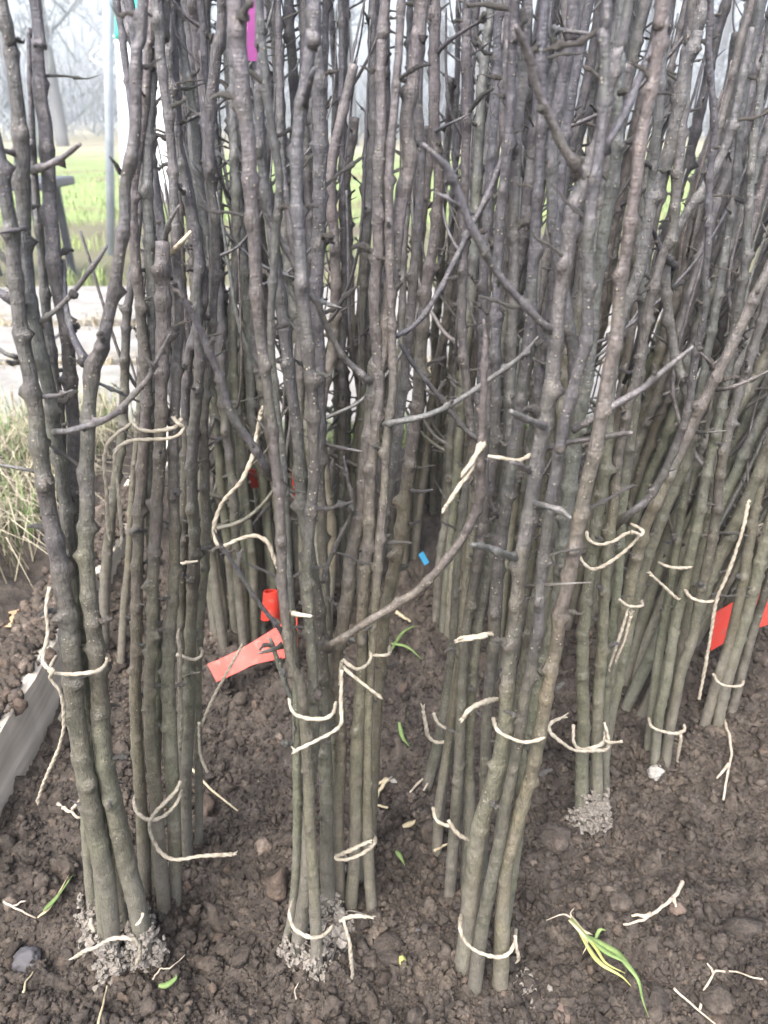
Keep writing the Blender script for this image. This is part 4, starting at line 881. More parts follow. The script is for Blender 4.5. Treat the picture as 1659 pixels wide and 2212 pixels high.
# ------------------------------------------------------------------ rear saplings: variants, then copies
def rear_variant(i):
    rr = np.random.default_rng(500 + i)
    cut = (i % 5 == 3)
    Hh = rr.uniform(.46, .66) if cut else rr.uniform(1.1, 1.45)
    n = 9; P = np.zeros((n, 3)); P[:, 2] = np.linspace(-.05, Hh, n)
    P[1:, :2] = np.cumsum(rr.normal(0, .0055, (n - 1, 2)), 0)
    r0 = rr.uniform(.0048, .0072); R = np.linspace(r0, r0 * (.66 if cut else .30), n)
    V, F, C, rad, nodes, fr, s = woody(P, R, rr, 8, .0045, .026, 1.4, .55, True)
    root = empty("hawthorn_sapling", (0, 0, 0))
    link("stem", np_mesh("stem", V, F, True, {'age': np.clip(V[:, 2] / .62, 0, 1), 'scar': woody.scar}), BARK, root)
    T, N, B = fr
    cand = [nd for nd in nodes if C[nd[0], 2] > .14]; rr.shuffle(cand)
    for (q, ang) in cand[:25]:
        d = N[q] * math.cos(ang) + B[q] * math.sin(ang) + T[q] * rr.uniform(.1, .9)
        kind = 'thorn' if rr.random() < .6 else 'spur'
        put_thorn(root, C[q] + d / np.linalg.norm(d) * rad[q] * .5, d, rr.uniform(.008, .02) if rr.random() < .45 else rr.uniform(.02, .055), rr.uniform(.010, .018), kind, rr)
    for (q, ang) in cand[:3 + i % 3] + [nd for nd in nodes if C[nd[0], 2] > .72][::2][:7]:
        d = N[q] * math.cos(ang) + B[q] * math.sin(ang); L = rr.uniform(.07, .24); p = C[q]
        pts = [p, p + d * L * .22 + T[q] * L * .12, p + d * L * .42 + T[q] * L * .42, p + d * L * .5 + T[q] * L]
        r1 = rad[q] * rr.uniform(.26, .5)
        V, F, C2, rd, nn, ff, ss = woody(np.array(pts), [r1, r1 * .85, r1 * .7, r1 * .45], rr, 7, .005, .022, 1.1, .45)
        link("side_branch", np_mesh("side_branch", V, F, True, {'age': np.clip(V[:, 2] / .62 + .15, 0, 1), 'scar': woody.scar}), BARK, root)
    return root
NV = 15
VAR = [rear_variant(i) for i in range(NV)]
used = set()
def place(v, loc, lx, ly, rz, sc, label, group):
    src = VAR[v]; kids = list(src.children)
    if v not in used:
        used.add(v); r = src
    else:
        r = src.copy(); COL.objects.link(r)
        for c in kids:
            d = c.copy(); COL.objects.link(d); d.parent = r
    r.location = loc
    up = Vector((lx, ly, 1)).normalized()
    r.rotation_euler = (Vector((0, 0, 1)).rotation_difference(up).to_matrix() @ Matrix.Rotation(rz, 3, 'Z')).to_euler()
    r.scale = (sc, sc, sc)
    tag(r, label, "sapling", group); return r
vi = 0
def bundle(x, y, n, label, group, lx=0.0, ly=.03, spread=.028, splay=.06, seed=0, sc=1.0):
    global vi
    rr = np.random.default_rng(7000 + seed)
    for k in range(n):
        a = 6.283 * (k + rr.uniform(-.3, .3)) / n * 1.0; q = spread * (0.35 + .65 * rr.random()) if n > 2 else spread * .4
        dx, dy = math.cos(a) * q, math.sin(a) * q
        z = float(soil_at(x + dx, y + dy)[0])
        place(vi % NV, (x + dx, y + dy, min(z, .03)), lx + dx / spread * splay * rr.uniform(.3, 1.1), ly + dy / spread * splay * .6, rr.uniform(0, 6.28), sc * rr.uniform(.9, 1.12), label.replace('sapling of', 'cut-topped sapling of') if (vi % NV) % 5 == 3 else label, group)
        vi += 1
REAR = [
    # px, py of the foot, n, lean x, splay, label
    ((505, 1350), 7, .0, .05, "sapling of the rear bundle behind the hanging twine and red tape"),
    ((592, 1318), 5, -.01, .05, "sapling of the shaded bundle just behind the curled red strip"),
    ((545, 1240), 6, .0, .05, "sapling of the dim bundle behind the blue tag"),
    ((690, 1330), 6, .0, .05, "sapling of the hidden bundle right behind the middle bundle"),
    ((640, 1220), 6, .0, .06, "sapling of the rear bundle seen through the gaps of the middle bundle"),
    ((770, 1250), 6, .03, .06, "sapling of the rear bundle behind the round-scarred stem"),
    ((462, 1230), 5, .05, .035, "sapling of the rear bundle behind the second bundle"),
    ((975, 1350), 6, .04, .05, "dark sapling of the shaded bundle behind the bent-up branch"),
    ((860, 1185), 5, .02, .05, "sapling of the rear bundle beyond the small blue tag"),
    ((990, 1200), 6, .05, .06, "sapling of the deep shaded bundle beyond the bared roots"),
    ((1110, 1420), 6, .05, .06, "sapling of the bundle hidden behind the leaning bundle"),
    ((1130, 1270), 6, .06, .07, "sapling of the far bundle beyond the leaning bundle"),
    ((1250, 1330), 7, .08, .07, "sapling of the crowded bundle behind the crumb-footed bundle"),
    ((1390, 1500), 6, .08, .05, "sapling of the shaded bundle behind the slim bundle"),
    ((1400, 1340), 7, .12, .07, "sapling of the dark bundle in the thick of the far row"),
    ((1485, 1385), 6, .10, .06, "sapling of the bundle crossed by the long hanging twine"),
    ((1300, 1180), 7, .10, .08, "sapling of the far dark thicket above the hooked twine"),
    ((1460, 1210), 7, .13, .08, "sapling of the far thicket beyond the hanging twine"),
    ((1620, 1290), 7, .12, .06, "sapling of the bundle behind the flat red strip"),
    ((1600, 1170), 7, .15, .08, "sapling of the far thicket above the flat red strip"),
    ((1790, 1330), 6, .12, .06, "sapling of the bundle at the very edge beyond the red strip"),
    ((1760, 1220), 6, .15, .08, "sapling of the thicket leaning in from beyond the picture edge"),
    ((1180, 1110), 6, .06, .08, "sapling of the backmost bundle in line with the leaning bundle"),
    ((1400, 1090), 7, .12, .08, "sapling of the backmost tangled bundle under the bright gaps"),
    ((1560, 1060), 7, .16, .09, "sapling of the backmost tangled bundle with many crossed thorns"),
    ((1330, 1015), 8, .10, .08, "sapling of the far hindmost bundle beyond the knotted twine"),
    ((1500, 985), 8, .12, .09, "sapling of the far hindmost bundle beyond the slim bundle"),
    ((1690, 1030), 8, .14, .09, "sapling of the far hindmost bundle past the flat red strip"),
    ((1060, 1040), 6, .04, .08, "sapling of the far hindmost bundle beyond the frayed knot"),
    ((700, 1100), 5, .0, .07, "sapling of the backmost bundle in line with the middle bundle"),
    ((930, 1090), 5, .03, .07, "sapling of the backmost bundle between the middle and leaning bundles"),
    ((540, 1120), 5, .0, .05, "sapling of the backmost bundle behind the red tape"),
]
for bi, (pp, n, lx, spl, lab) in enumerate(REAR):
    p = gp(*pp); lx += .16 * min(1, max(0, (pp[0] - 1150) / 350))
    bundle(p[0], p[1], n, lab, lab.replace("sapling of", "saplings of"), lx, .03, .026 if n > 2 else .004, spl, bi)

def project(co):
    d = co[:, 1] * cp - (co[:, 2] - H) * sp; u = co[:, 0] / d; v = (co[:, 1] * sp + (co[:, 2] - H) * cp) / d
    return 829.5 + u * FPX, 1106 - v * FPX
bpy.context.view_layer.update()
for o in [o for o in COL.objects if o.type == 'MESH' and o.parent is not None and o.parent.name.startswith('hawthorn') and o.name.split('.')[0] in ('side_branch', 'thorn', 'spur')]:
    if 'rear' not in o.parent.get('group', 'rear') and 'bundle behind' not in o.parent.get('group', ''): continue
    co = np.empty(len(o.data.vertices) * 3, np.float32); o.data.vertices.foreach_get('co', co); co = co.reshape(-1, 3)
    M = np.array(o.matrix_world); co = co @ M[:3, :3].T + M[:3, 3]
    px, py = project(co)
    if ((px > 140) & (px < 268) & (py > -40) & (py < 560)).any(): bpy.data.objects.remove(o)
# ------------------------------------------------------------------ twine
def twine_mesh(P, r0, rr, fray=(False, False)):
    C, rad, s = resample(P, [r0] * len(P), .0013)
    seg = 10; th = np.linspace(0, 2 * np.pi, seg, endpoint=False)
    C = C + np.cumsum(rr.normal(0, .00006, C.shape), 0)
    tw = th[None, :] - s[:, None] * (2 * np.pi / .013)
    RR = rad[:, None] * (.76 + .33 * np.abs(np.cos(tw))) * (1 + rr.normal(0, .04, (len(C), seg))) * (1 + .12 * np.sin(s * 130 + rr.uniform(0, 6)))[:, None]
    parts = [tube(C, RR)]
    for e, f in enumerate(fray):
        if not f: continue
        p = C[0] if e == 0 else C[-1]; d = (C[0] - C[4]) if e == 0 else (C[-1] - C[-5]); d /= np.linalg.norm(d)
        for k in range(4):
            o = rr.normal(0, .16, 3); dd = d + o; L = rr.uniform(.002, .006)
            Q = np.array([p - d * .003, p + dd * L * .5, p + (dd + rr.normal(0, .2, 3)) * L]); R = np.array([.0007, .0009, .0004])
            Cq, Rq, sq = resample(Q, R, .0015); t2 = np.linspace(0, 6.283, 6, endpoint=False)
            parts.append(tube(Cq, Rq[:, None] * (.6 + .6 * np.abs(np.cos(t2)))[None, :]))
    return join_tris(parts)
def twine(label, strands, a, k, w=11.5, group=None, mat_=None, name="twine", cat="twine"):
    """strands: list of (points (px, py, dy), fray pair)"""
    rr = np.random.default_rng(int(sum(p[0] for p in strands[0][0])) % 9999)
    parts = []; first = None
    for pts, fr in strands:
        P = []
        for p in pts:
            q_, t = pl(p[0], p[1], a, k, p[2] if len(p) > 2 else 0.0); P.append(q_)
        P = np.array(P); r0 = .86 * w * np.mean([depth_of(x) for x in P]) / FPX / 2
        if first is None: first = P[0].copy()
        parts.append(twine_mesh(P - first, r0, rr, fr))
    V, F = join_tris(parts)
    o = link(name, np_mesh(name, V, F), mat_ or TWINE, None, first); tag(o, label, cat, group); return o
def front(key, d): return HERO[key][2] + d
GT = "twine ties round the saplings"
def tw(label, key, off, strands, w=9.6): return twine(label, strands, front(key, off), HERO[key][3], w, GT)
N0, F1_, F2_, FB = (False, False), (True, False), (False, True), (True, True)
tw("twine knotted round the front bundle by the board with two long loose ends", 'A', -.012, [
    ([(205, 1412, .055), (222, 1408, .035), (232, 1424, .012), (213, 1444, 0), (173, 1450, -.004), (127, 1450, 0), (106, 1443, .004), (112, 1430, .012), (122, 1415, .04)], N0),
    ([(107, 1268, .012), (98, 1318, .006), (101, 1370, .004), (91, 1418, .0), (98, 1440, -.003), (112, 1446, -.005), (106, 1462, -.004), (127, 1495, -.003), (134, 1541, 0), (130, 1585, .002), (113, 1635, .004), (92, 1682, .008), (77, 1724, .01)], F2_)])
tw("twine half buried round the foot of the front bundle by the board", 'A', -.016, [([(164, 2066, .004), (185, 2055, 0), (207, 2047, -.002), (240, 2029, -.004), (273, 2025, -.004), (297, 2032, -.002), (305, 2052, 0), (297, 2080, .006)], F1_), ([(196, 1984, .004), (196, 2000, 0), (205, 2010, 0)], N0), ([(309, 1972, .004), (304, 1988, 0), (294, 1996, 0)], N0)])
tw("high twine of the second bundle knotted with two strands dangling down beside it", 'a', -.02, [
    ([(392, 905, .0), (378, 924, -.008), (333, 932, -.008), (300, 927, -.006), (289, 915, -.002), (275, 924, -.004), (255, 938, -.006), (232, 965, -.006), (227, 1004, -.006), (234, 1070, -.006), (239, 1152, -.004)], F2_),
    ([(377, 905, -.002), (386, 915, -.010), (397, 922, -.008), (390, 935, -.012), (370, 944, -.012), (333, 947, -.012), (290, 949, -.010), (262, 960, -.010), (249, 980, -.01), (248, 1004, -.01), (256, 1070, -.01), (263, 1158, -.008)], FB)])
tw("small twine loop with a flat hanging strand on the second bundle", 'e', -.014, [([(380, 1413, .01), (400, 1420, 0), (417, 1424, 0), (433, 1418, .004), (437, 1408, .012), (430, 1400, .03)], N0), ([(384, 1374, 0), (390, 1418, -.004), (388, 1475, -.004), (393, 1541, -.002), (387, 1620, 0)], F1_)], 9)
tw("low twine of the second bundle with one end lying out over the soil", 'a', -.016, [
    ([(296, 1712, .03), (290, 1731, .008), (297, 1755, 0), (323, 1771, -.004), (353, 1761, -.002), (378, 1733, .0), (389, 1706, .01)], N0),
    ([(390, 1686, .008), (380, 1708, .002), (360, 1730, -.004), (335, 1757, -.008), (322, 1782, -.010), (333, 1818, -.012), (353, 1845, -.016), (383, 1855, -.022), (433, 1848, -.02), (502, 1845, -.012)], F2_)])
tw("long kinked twine dangling in the gap in front of the red tape", 'm2', .06, [([(562, 900, .02), (555, 940, .02), (545, 990, .01), (522, 1040, 0), (485, 1082, 0), (466, 1125, 0), (463, 1150, 0), (475, 1182, -.004), (515, 1166, -.004), (553, 1158, 0), (578, 1172, 0), (590, 1195, .0), (599, 1222, 0)], FB), ([(562, 898, .02), (558, 930, .024), (552, 960, .024)], F1_)], 11)
tw("upper twine round the middle bundle with a frayed twisted end", 'k', -.018, [
    ([(734, 1480, 0), (740, 1430, -.002), (752, 1436, -.006), (768, 1446, -.006), (785, 1442, -.002), (800, 1424, .006), (798, 1388, .012)], N0),
    ([(742, 1440, -.004), (758, 1456, -.008), (780, 1474, -.010), (814, 1500, -.012)], F2_), ([(800, 1414, .01), (822, 1416, .006), (840, 1413, .01), (842, 1398, .03)], N0)])
tw("twine tying the front of the middle bundle with a slanting loose end", 'm2', -.016, [
    ([(624, 1510, .012), (630, 1534, .002), (643, 1546, -.002), (670, 1553, -.006), (700, 1553, -.004), (720, 1542, 0), (727, 1516, .012)], N0),
    ([(739, 1448, .004), (736, 1500, .002), (736, 1535, 0), (736, 1562, -.004), (720, 1579, -.010), (686, 1598, -.012), (645, 1618, -.014)], F2_)])
tw("low twine round the far half of the middle bundle", 'm6', -.016, [([(792, 1820, -.004), (753, 1838, -.004), (724, 1853, -.002), (745, 1858, -.006), (775, 1849, -.006), (800, 1832, 0), (810, 1816, .008), (806, 1802, .03)], F1_)])
tw("twine round the blunt foot of the middle bundle ending in short tassels", 'm2', -.016, [
    ([(632, 1945, .02), (626, 1975, .004), (633, 2002, 0), (650, 2018, -.004), (676, 2027, -.006), (700, 2022, -.002), (717, 2004, .004)], N0),
    ([(735, 1990, .0), (752, 1983, -.002), (772, 1980, -.004), (792, 1983, -.004)], F2_), ([(742, 1988, -.002), (753, 2025, -.006), (759, 2065, -.008), (764, 2106, -.006)], F2_)])
tw("high twine of the leaning bundle with a thick frayed knot at its outer side", 'r1', .0, [
    ([(1054, 985, -.004), (1083, 989, -.006), (1106, 994, -.004), (1126, 994, -.002), (1153, 980, .004)], N0),
    ([(1034, 972, .0), (1022, 995, -.004), (1006, 1016, -.006)], FB), ([(1030, 980, .0), (1016, 1020, -.004), (993, 1050, -.008), (966, 1090, -.010)], FB), ([(1040, 968, .0), (1024, 988, -.002), (1010, 1010, -.002)], FB)], 10.5)
tw("flat twine end poking out of the leaning bundle above a dark thorn", 'r4', -.03, [([(1001, 1377, -.02), (1030, 1374, -.02), (1058, 1369, -.018), (1078, 1376, -.012), (1089, 1394, 0)], F1_), ([(1001, 1383, -.02), (1030, 1378, -.022), (1052, 1374, -.02)], F1_)], 11)
tw("cut twine stub curling out from the front of the leaning bundle", 'r1', .0, [([(1002, 1550, -.03), (1010, 1536, -.03), (1030, 1523, -.025), (1052, 1515, -.016), (1076, 1511, -.0)], F1_)], 13)
tw("twine biting round the front stems of the leaning bundle", 'r1', -.018, [([(1066, 1552, .012), (1073, 1575, .0), (1086, 1586, -.002), (1106, 1594, -.003), (1128, 1602, -.004), (1156, 1600, -.003), (1176, 1592, .0), (1180, 1576, .014)], N0)])
tw("double twine low round the rear stems of the leaning bundle", 'r5', -.014, [([(936, 1745, .016), (940, 1766, .006), (953, 1778, .002), (972, 1784, -.0)], N0), ([(968, 1772, .0), (983, 1795, -.002), (1003, 1811, -.002), (1024, 1820, .004)], N0)], 10)
tw("twine loosely looped round the rearmost saplings of the leaning bundle", 'r7', -.012, [([(914, 1536, 0), (920, 1568, -.002), (924, 1588, -.002), (937, 1600, -.002), (955, 1602, -.002), (976, 1590, .0)], F1_), ([(936, 1540, .004), (946, 1562, -.002), (963, 1573, -.002), (980, 1576, .002)], N0)], 9.5)
tw("twine sagging round the cut feet of the leaning bundle", 'r1', -.02, [([(997, 1975, .018), (993, 2005, .002), (1004, 2035, -.002), (1026, 2055, -.004), (1053, 2067, -.005), (1080, 2070, -.004), (1100, 2060, -.002), (1112, 2035, .004), (1114, 2010, .02)], N0), ([(1113, 2020, .004), (1115, 2045, 0), (1120, 2068, 0)], F2_)])
tw("wide loose double twine round the lower crumb-footed bundle", 's1', -.018, [
    ([(1210, 1552, .0), (1191, 1561, -.004), (1187, 1577, -.006), (1206, 1598, -.010), (1239, 1620, -.010), (1275, 1622, -.008), (1312, 1617, -.002), (1314, 1588, .002), (1306, 1560, .01)], F1_),
    ([(1239, 1566, .016), (1239, 1602, .002), (1253, 1617, -.004), (1279, 1614, -.004), (1304, 1602, .0), (1308, 1575, .014)], N0), ([(1306, 1600, -.002), (1320, 1604, -.004), (1330, 1603, -.004)], F2_)], 9)
tw("bright knotted twine high round the crumb-footed bundle", 's1', -.016, [
    ([(1267, 1150, .012), (1273, 1167, .002), (1296, 1177, -.002), (1326, 1170, -.002), (1352, 1154, .0), (1368, 1150, -.002), (1386, 1157, -.002), (1389, 1146, .0), (1364, 1132, .008)], N0),
    ([(1250, 1195, .01), (1259, 1214, .0), (1279, 1229, -.003), (1306, 1221, -.004), (1339, 1197, -.002), (1372, 1168, -.002), (1380, 1152, -.004), (1366, 1148, -.006)], N0)], 9)
tw("small twine hook with flat trailing strands behind the crumb-footed bundle", 's3', -.014, [([(1336, 1294, .0), (1358, 1309, -.003), (1385, 1309, -.002), (1386, 1300, .01)], N0), ([(1354, 1325, 0), (1334, 1387, -.002), (1316, 1440, 0)], FB), ([(1362, 1330, 0), (1350, 1380, -.002), (1332, 1420, 0)], FB)], 8)
tw("twine of the slim bundle with a tail hanging to the soil", 'u1', -.012, [([(1401, 1552, .012), (1406, 1568, 0), (1423, 1578, -.002), (1456, 1585, -.002), (1476, 1578, .004), (1477, 1566, .012)], N0), ([(1470, 1586, 0), (1471, 1600, 0), (1465, 1638, .004)], F2_)], 8)
tw("long white twine hanging straight down from high in the slim bundle", 'u2', -.02, [([(1478, 1272, .02), (1492, 1290, .004), (1519, 1299, .0), (1546, 1296, 0), (1550, 1290, 0)], N0), ([(1616, 1090, .006), (1604, 1150, 0), (1574, 1237, -.002), (1549, 1294, -.004), (1536, 1370, -.004), (1524, 1440, -.004), (1509, 1512, -.004)], F1_)], 8.5)
tw("short stiff twine end sticking out level from the slim bundle", 'u3', -.02, [([(1422, 1215, .01), (1440, 1223, 0), (1460, 1227, 0), (1483, 1227, 0)], F2_)], 8)
tw("short straight twine piece slanting down against the slim bundle", 'u3', -.025, [([(1408, 1243, 0), (1432, 1265, 0), (1459, 1290, 0)], FB)], 8)
tw("thin twine ring round the bundle beside the red strip", 'w2', -.012, [([(1541, 1456, .012), (1553, 1474, .0), (1573, 1482, -.002), (1600, 1482, .0), (1606, 1472, .014)], N0)], 7)
tw("twine loop and loose end at the far edge beyond the red strip", 'w2', .02, [([(1617, 1106, 0), (1630, 1140, 0), (1640, 1172, 0)], FB), ([(1630, 1110, 0), (1634, 1135, 0), (1645, 1158, 0), (1680, 1180, 0)], N0), ([(1634, 1138, 0), (1650, 1133, 0), (1690, 1130, 0)], N0)], 8)
twine("loose brown twine hanging in the gap beside the second bundle", [([(430, 1572, .01), (436, 1568, .004), (447, 1541, 0), (462, 1508, 0), (477, 1478, 0), (500, 1437, 0), (523, 1394, 0)], F1_), ([(430, 1560, .0), (430, 1592, 0), (433, 1631, 0), (447, 1666, 0)], N0)], front('a', .04), .05, 8, GT)

# ------------------------------------------------------------------ red strips, tags
def ribbon(P, Wv, th, nm, mat_, label, cat):
    """P (n,3) centre line, Wv (n,3) half-width vectors"""
    n = len(P); T = np.gradient(P, axis=0); T /= np.linalg.norm(T, axis=1)[:, None]; Nn = np.cross(T, Wv); Nn /= np.linalg.norm(Nn, axis=1)[:, None]
    V = np.stack([P - Wv - Nn * th / 2, P + Wv - Nn * th / 2, P + Wv + Nn * th / 2, P - Wv + Nn * th / 2], 1); o0 = P[0].copy()
    F = []
    for i in range(n - 1):
        for j in range(4): F.append([i * 4 + j, i * 4 + (j + 1) % 4, (i + 1) * 4 + (j + 1) % 4, (i + 1) * 4 + j])
    F += [[3, 2, 1, 0], [(n - 1) * 4 + j for j in range(4)]]
    o = link(nm, np_mesh(nm, V.reshape(-1, 3) - o0, np.array(F), False), mat_, None, o0); tag(o, label, cat); return o
def strip_mesh(name, P, Wd, label):
    C = catmull(np.hstack([P, Wd]), [14] * (len(P) - 1)); return ribbon(C[:, :3], C[:, 3:], .0006, name, RED, label, "tape")
c0, c1 = gp(458, 1454, .012), gp(640, 1372, .03)
e0, e1 = gp(450, 1436, .018), gp(470, 1474, .004); hw = (e0 - e1) / 2
g0, g1 = gp(626, 1338, .045), gp(626, 1418, .016); hw2 = (g0 - g1) / 2
strip_mesh("red_tape", np.array([c0, (c0 * .5 + gp(545, 1415, .02) * .5), gp(545, 1413, .022), gp(622, 1379, .03), gp(642, 1369, .031)]), np.array([hw, hw, hw * .9 + hw2 * .1, hw2, hw2]), "red plastic tape lying with its soiled end on the soil behind the middle bundle")
# upright curl of the same kind of tape
pc = gp(594, 1345, .03); r = 22 * depth_of(pc) / FPX; ang = np.linspace(0, 2 * np.pi * 1.15, 40)
Pc = np.stack([pc[0] + r * np.cos(ang) * (1 - .05 * ang / 6), pc[1] - .005 + r * np.sin(ang), pc[2] + .016 + .004 * ang], 1); Wc = np.tile(np.array([.003, 0, .019]), (40, 1))
ribbon(Pc, Wc, .0006, "red_tape", RED, "upright red plastic curl behind the middle bundle stems", "tape")
p = gp(560, 1050, .0); yy = .80
A_ = [pl(px, py, yy, 0)[0] for px, py in ((556, 1012), (560, 1030), (562, 1052))]
ribbon(np.array(A_), np.tile(np.array([.011, .004, 0]), (3, 1)), .0008, "red_label", RED, "dark red tag hung among the rear stems beside the dangling twine", "tag")
A_ = [pl(px, py, .78, 0)[0] for px, py in ((643, 1010), (645, 1050), (644, 1085))]
ribbon(np.array(A_), np.tile(np.array([.006, .006, 0]), (3, 1)), .0008, "red_label", RED, "narrow deep red tag glimpsed between the middle bundle stems", "tag")
c0, c1 = pl(1538, 1366, .655, 0)[0], pl(1710, 1292, .655, 0)[0]; hw = np.array([.0, .006, .021])
ribbon(np.array([c0, c0 * .6 + c1 * .4 + [0, .004, .003], c1]), np.tile(hw, (3, 1)), .0008, "red_tape", RED, "flat red plastic strip running behind the last bundle of the far row", "tape")
A_ = [pl(px, py, .78, 0)[0] for px, py in ((1647, 1070), (1646, 1085), (1645, 1108))]
ribbon(np.array(A_), np.array([[.004, .002, 0], [.003, .002, 0], [.001, .001, 0]]), .0008, "red_label", RED, "tiny red tag high among the stems above the flat red strip", "tag")
def tagplate(px, py, y, w, h, mat_, name, label, tilt=0.0, cat="tag"):
    c = pl(px, py, y, 0)[0]
    V, F = box(-w / 2, w / 2, -.0006, .0006, -h / 2, h / 2); V[4:, 0] += w * .12
    Vm = np_mesh(name, V, F, False); o = link(name, Vm, mat_, None, c); o.rotation_euler = (0, tilt, .3); tag(o, label, cat); return o
tagplate(915, 1207, .885, .008, .021, BLUE, "blue_tag", "bright blue plastic tag on the soil in the dark gap", -.5)
tagplate(545, 1218, .86, .018, .030, BLUE, "blue_tag", "pale blue tag at the foot of the rear bundle beside the twine", 0)
A_ = [pl(px, py, .66, 0)[0] for px, py in ((549, -60), (552, 40), (550, 90), (547, 132))]
C = catmull(np.array(A_), [8] * 3); ribbon(C, np.tile(np.array([.0055, .004, 0]), (len(C), 1)), .0008, "pink_ribbon", PINK, "bright pink ribbon hanging among the rear stem tops", "ribbon")

# ------------------------------------------------------------------ small things on the soil
def ground_strand(label, pts, w, mat_, name, cat, z=.004, forks=()):
    rr = np.random.default_rng(int(pts[0][0])); parts = []; o0 = None
    for pp in [pts] + list(forks):
        P = []; pp = [tuple(np.array(pp[i][:2]) * (1 - f) + np.array(pp[i + 1][:2]) * f) for i in range(len(pp) - 1) for f in (0, .34, .67)] + [pp[-1]]
        for i, (px, py) in enumerate(pp):
            g = gp(px, py, z); s = max(soil_at(g[0] + a_, g[1] + b_)[0] for a_ in (-.005, 0, .005) for b_ in (-.005, 0, .005)); g = gp(px, py, max(s, -.02) + .0035 + .002 * rr.random()); P.append(g)
        P = np.array(P); P[:, 2] = np.convolve(np.pad(P[:, 2], 1, 'edge'), [.25, .5, .25], 'valid')
        if o0 is None: o0 = P[0].copy()
        r0 = w * depth_of(P[0]) / FPX / 2; R = np.linspace(r0, r0 * .55, len(P))
        if len(P) == 2: P = np.vstack([P[0], P.mean(0), P[1]]); R = np.array([R[0], R.mean(), R[1]])
        C, rad, s = resample(P - o0, R, .0016); RR = np.repeat(rad[:, None], 7, 1) * (1 + rr.normal(0, .10, (len(C), 7)))
        parts.append(tube(C, RR))
    V, F = join_tris(parts); o = link(name, np_mesh(name, V, F), mat_, None, o0); tag(o, label, cat); return o
ground_strand("curved pale peeled root lying on the open soil", [(1474, 1906), (1462, 1930), (1440, 1952), (1410, 1975), (1380, 1990), (1346, 1998)], 9, ROOT, "root_fragment", "root", forks=[[(1455, 1940), (1460, 1958)], [(1405, 1976), (1365, 1978)]])
ground_strand("long pale root running down the soil below the last far bundle", [(1562, 1552), (1575, 1585), (1580, 1630), (1572, 1670), (1562, 1730)], 7, ROOT, "root_fragment", "root", forks=[[(1574, 1650), (1548, 1682)]])
ground_strand("branching hair-thin root near the lower corner of the bed", [(1455, 2135), (1500, 2175), (1545, 2212)], 6, ROOT, "root_fragment", "root", forks=[[(1512, 2180), (1520, 2140), (1545, 2098), (1590, 2100), (1648, 2115)], [(1540, 2100), (1528, 2080)]])
ground_strand("thin forked root under the rearmost leaning sapling", [(941, 1655), (930, 1680), (915, 1708)], 7, ROOT, "root_fragment", "root", forks=[[(932, 1665), (905, 1690), (885, 1712)]])
ground_strand("broken twig of pale root pressed beside the front bundle", [(126, 1738), (145, 1750), (175, 1768)], 9, ROOT, "root_fragment", "root", forks=[[(155, 1750), (172, 1728)]])
ground_strand("straight pale straw leaning by the second bundle", [(415, 1661), (455, 1705), (514, 1752)], 6, STRAW, "straw", "straw")
ground_strand("pale wiggly root hair on the soil below the front bundle", [(330, 2115), (347, 2092), (365, 2092), (400, 2064)], 4, ROOT, "root_fragment", "root")
ground_strand("short upright pale straw at the bottom edge", [(212, 2212), (222, 2170), (232, 2130)], 6, STRAW, "straw", "straw")
ground_strand("short bent straw beside the dark damp clod", [(50, 2145), (56, 2120), (72, 2100)], 6, STRAW, "straw", "straw")
ground_strand("thin brown rootlet beside the dark damp clod", [(8, 1948), (30, 1960), (55, 1972), (78, 1984)], 5, ROOT, "root_fragment", "root", forks=[[(25, 1958), (55, 1946)]])
ground_strand("bent straw root on the soil between middle and leaning bundles", [(838, 1682), (818, 1710), (810, 1738), (838, 1745)], 9, STRAW, "straw", "straw", forks=[[(835, 1682), (815, 1696)]])
ground_strand("short straw stub beside the rear feet of the leaning bundle", [(938, 1838), (952, 1830), (968, 1822)], 8, STRAW, "straw", "straw")
ground_strand("thin white rootlet below the hanging tassel of the middle bundle", [(640, 2158), (636, 2140), (645, 2122)], 3.5, ROOT, "root_fragment", "root")
ground_strand("pale stick lying on the soil behind the middle bundle", [(855, 1322), (870, 1332), (886, 1342)], 9, STRAW, "straw", "straw")

def blade(label, pts, w, mat_, lift=.004, name="grass_sprig", parent=None, origin=None):
    P = np.array([gp(px, py, lift * (1 + i % 2)) for i, (px, py) in enumerate(pts)])
    for i in range(len(P)):
        s = max(soil_at(P[i, 0] + q, P[i, 1] + w_)[0] for q in (-.006, 0, .006) for w_ in (-.006, 0, .006)); P[i] = gp(pts[i][0], pts[i][1], max(s, -.02) + lift)
    P[:, 2] = np.convolve(np.pad(P[:, 2], 1, 'edge'), [.25, .5, .25], 'valid')
    C = catmull(P, [8] * (len(P) - 1)); n = len(C); T = np.gradient(C, axis=0); T /= np.linalg.norm(T, axis=1)[:, None]
    S = np.cross(T, [0, -.6, .8]); S /= np.linalg.norm(S, axis=1)[:, None]
    f = np.linspace(0, 1, n); ww = w * depth_of(P[0]) / FPX / 2 * np.minimum(1, 1.6 * (1.03 - f)) * (.5 + .5 * np.minimum(1, f * 4))
    o0 = C[0].copy() if origin is None else origin
    mid = C + np.array([0, 0, -.0007]); V = np.stack([C - S * ww[:, None], mid, C + S * ww[:, None], mid + [0, 0, -.0004]], 1).reshape(-1, 3) - o0
    F = []
    for i in range(n - 1):
        for j in range(4): F.append([i * 4 + j, i * 4 + (j + 1) % 4, (i + 1) * 4 + (j + 1) % 4, (i + 1) * 4 + j])
    o = link(name, np_mesh(name, V, np.array(F)), mat_, parent, o0 if parent is None else None)
    if label: tag(o, label, "grass")
    return o
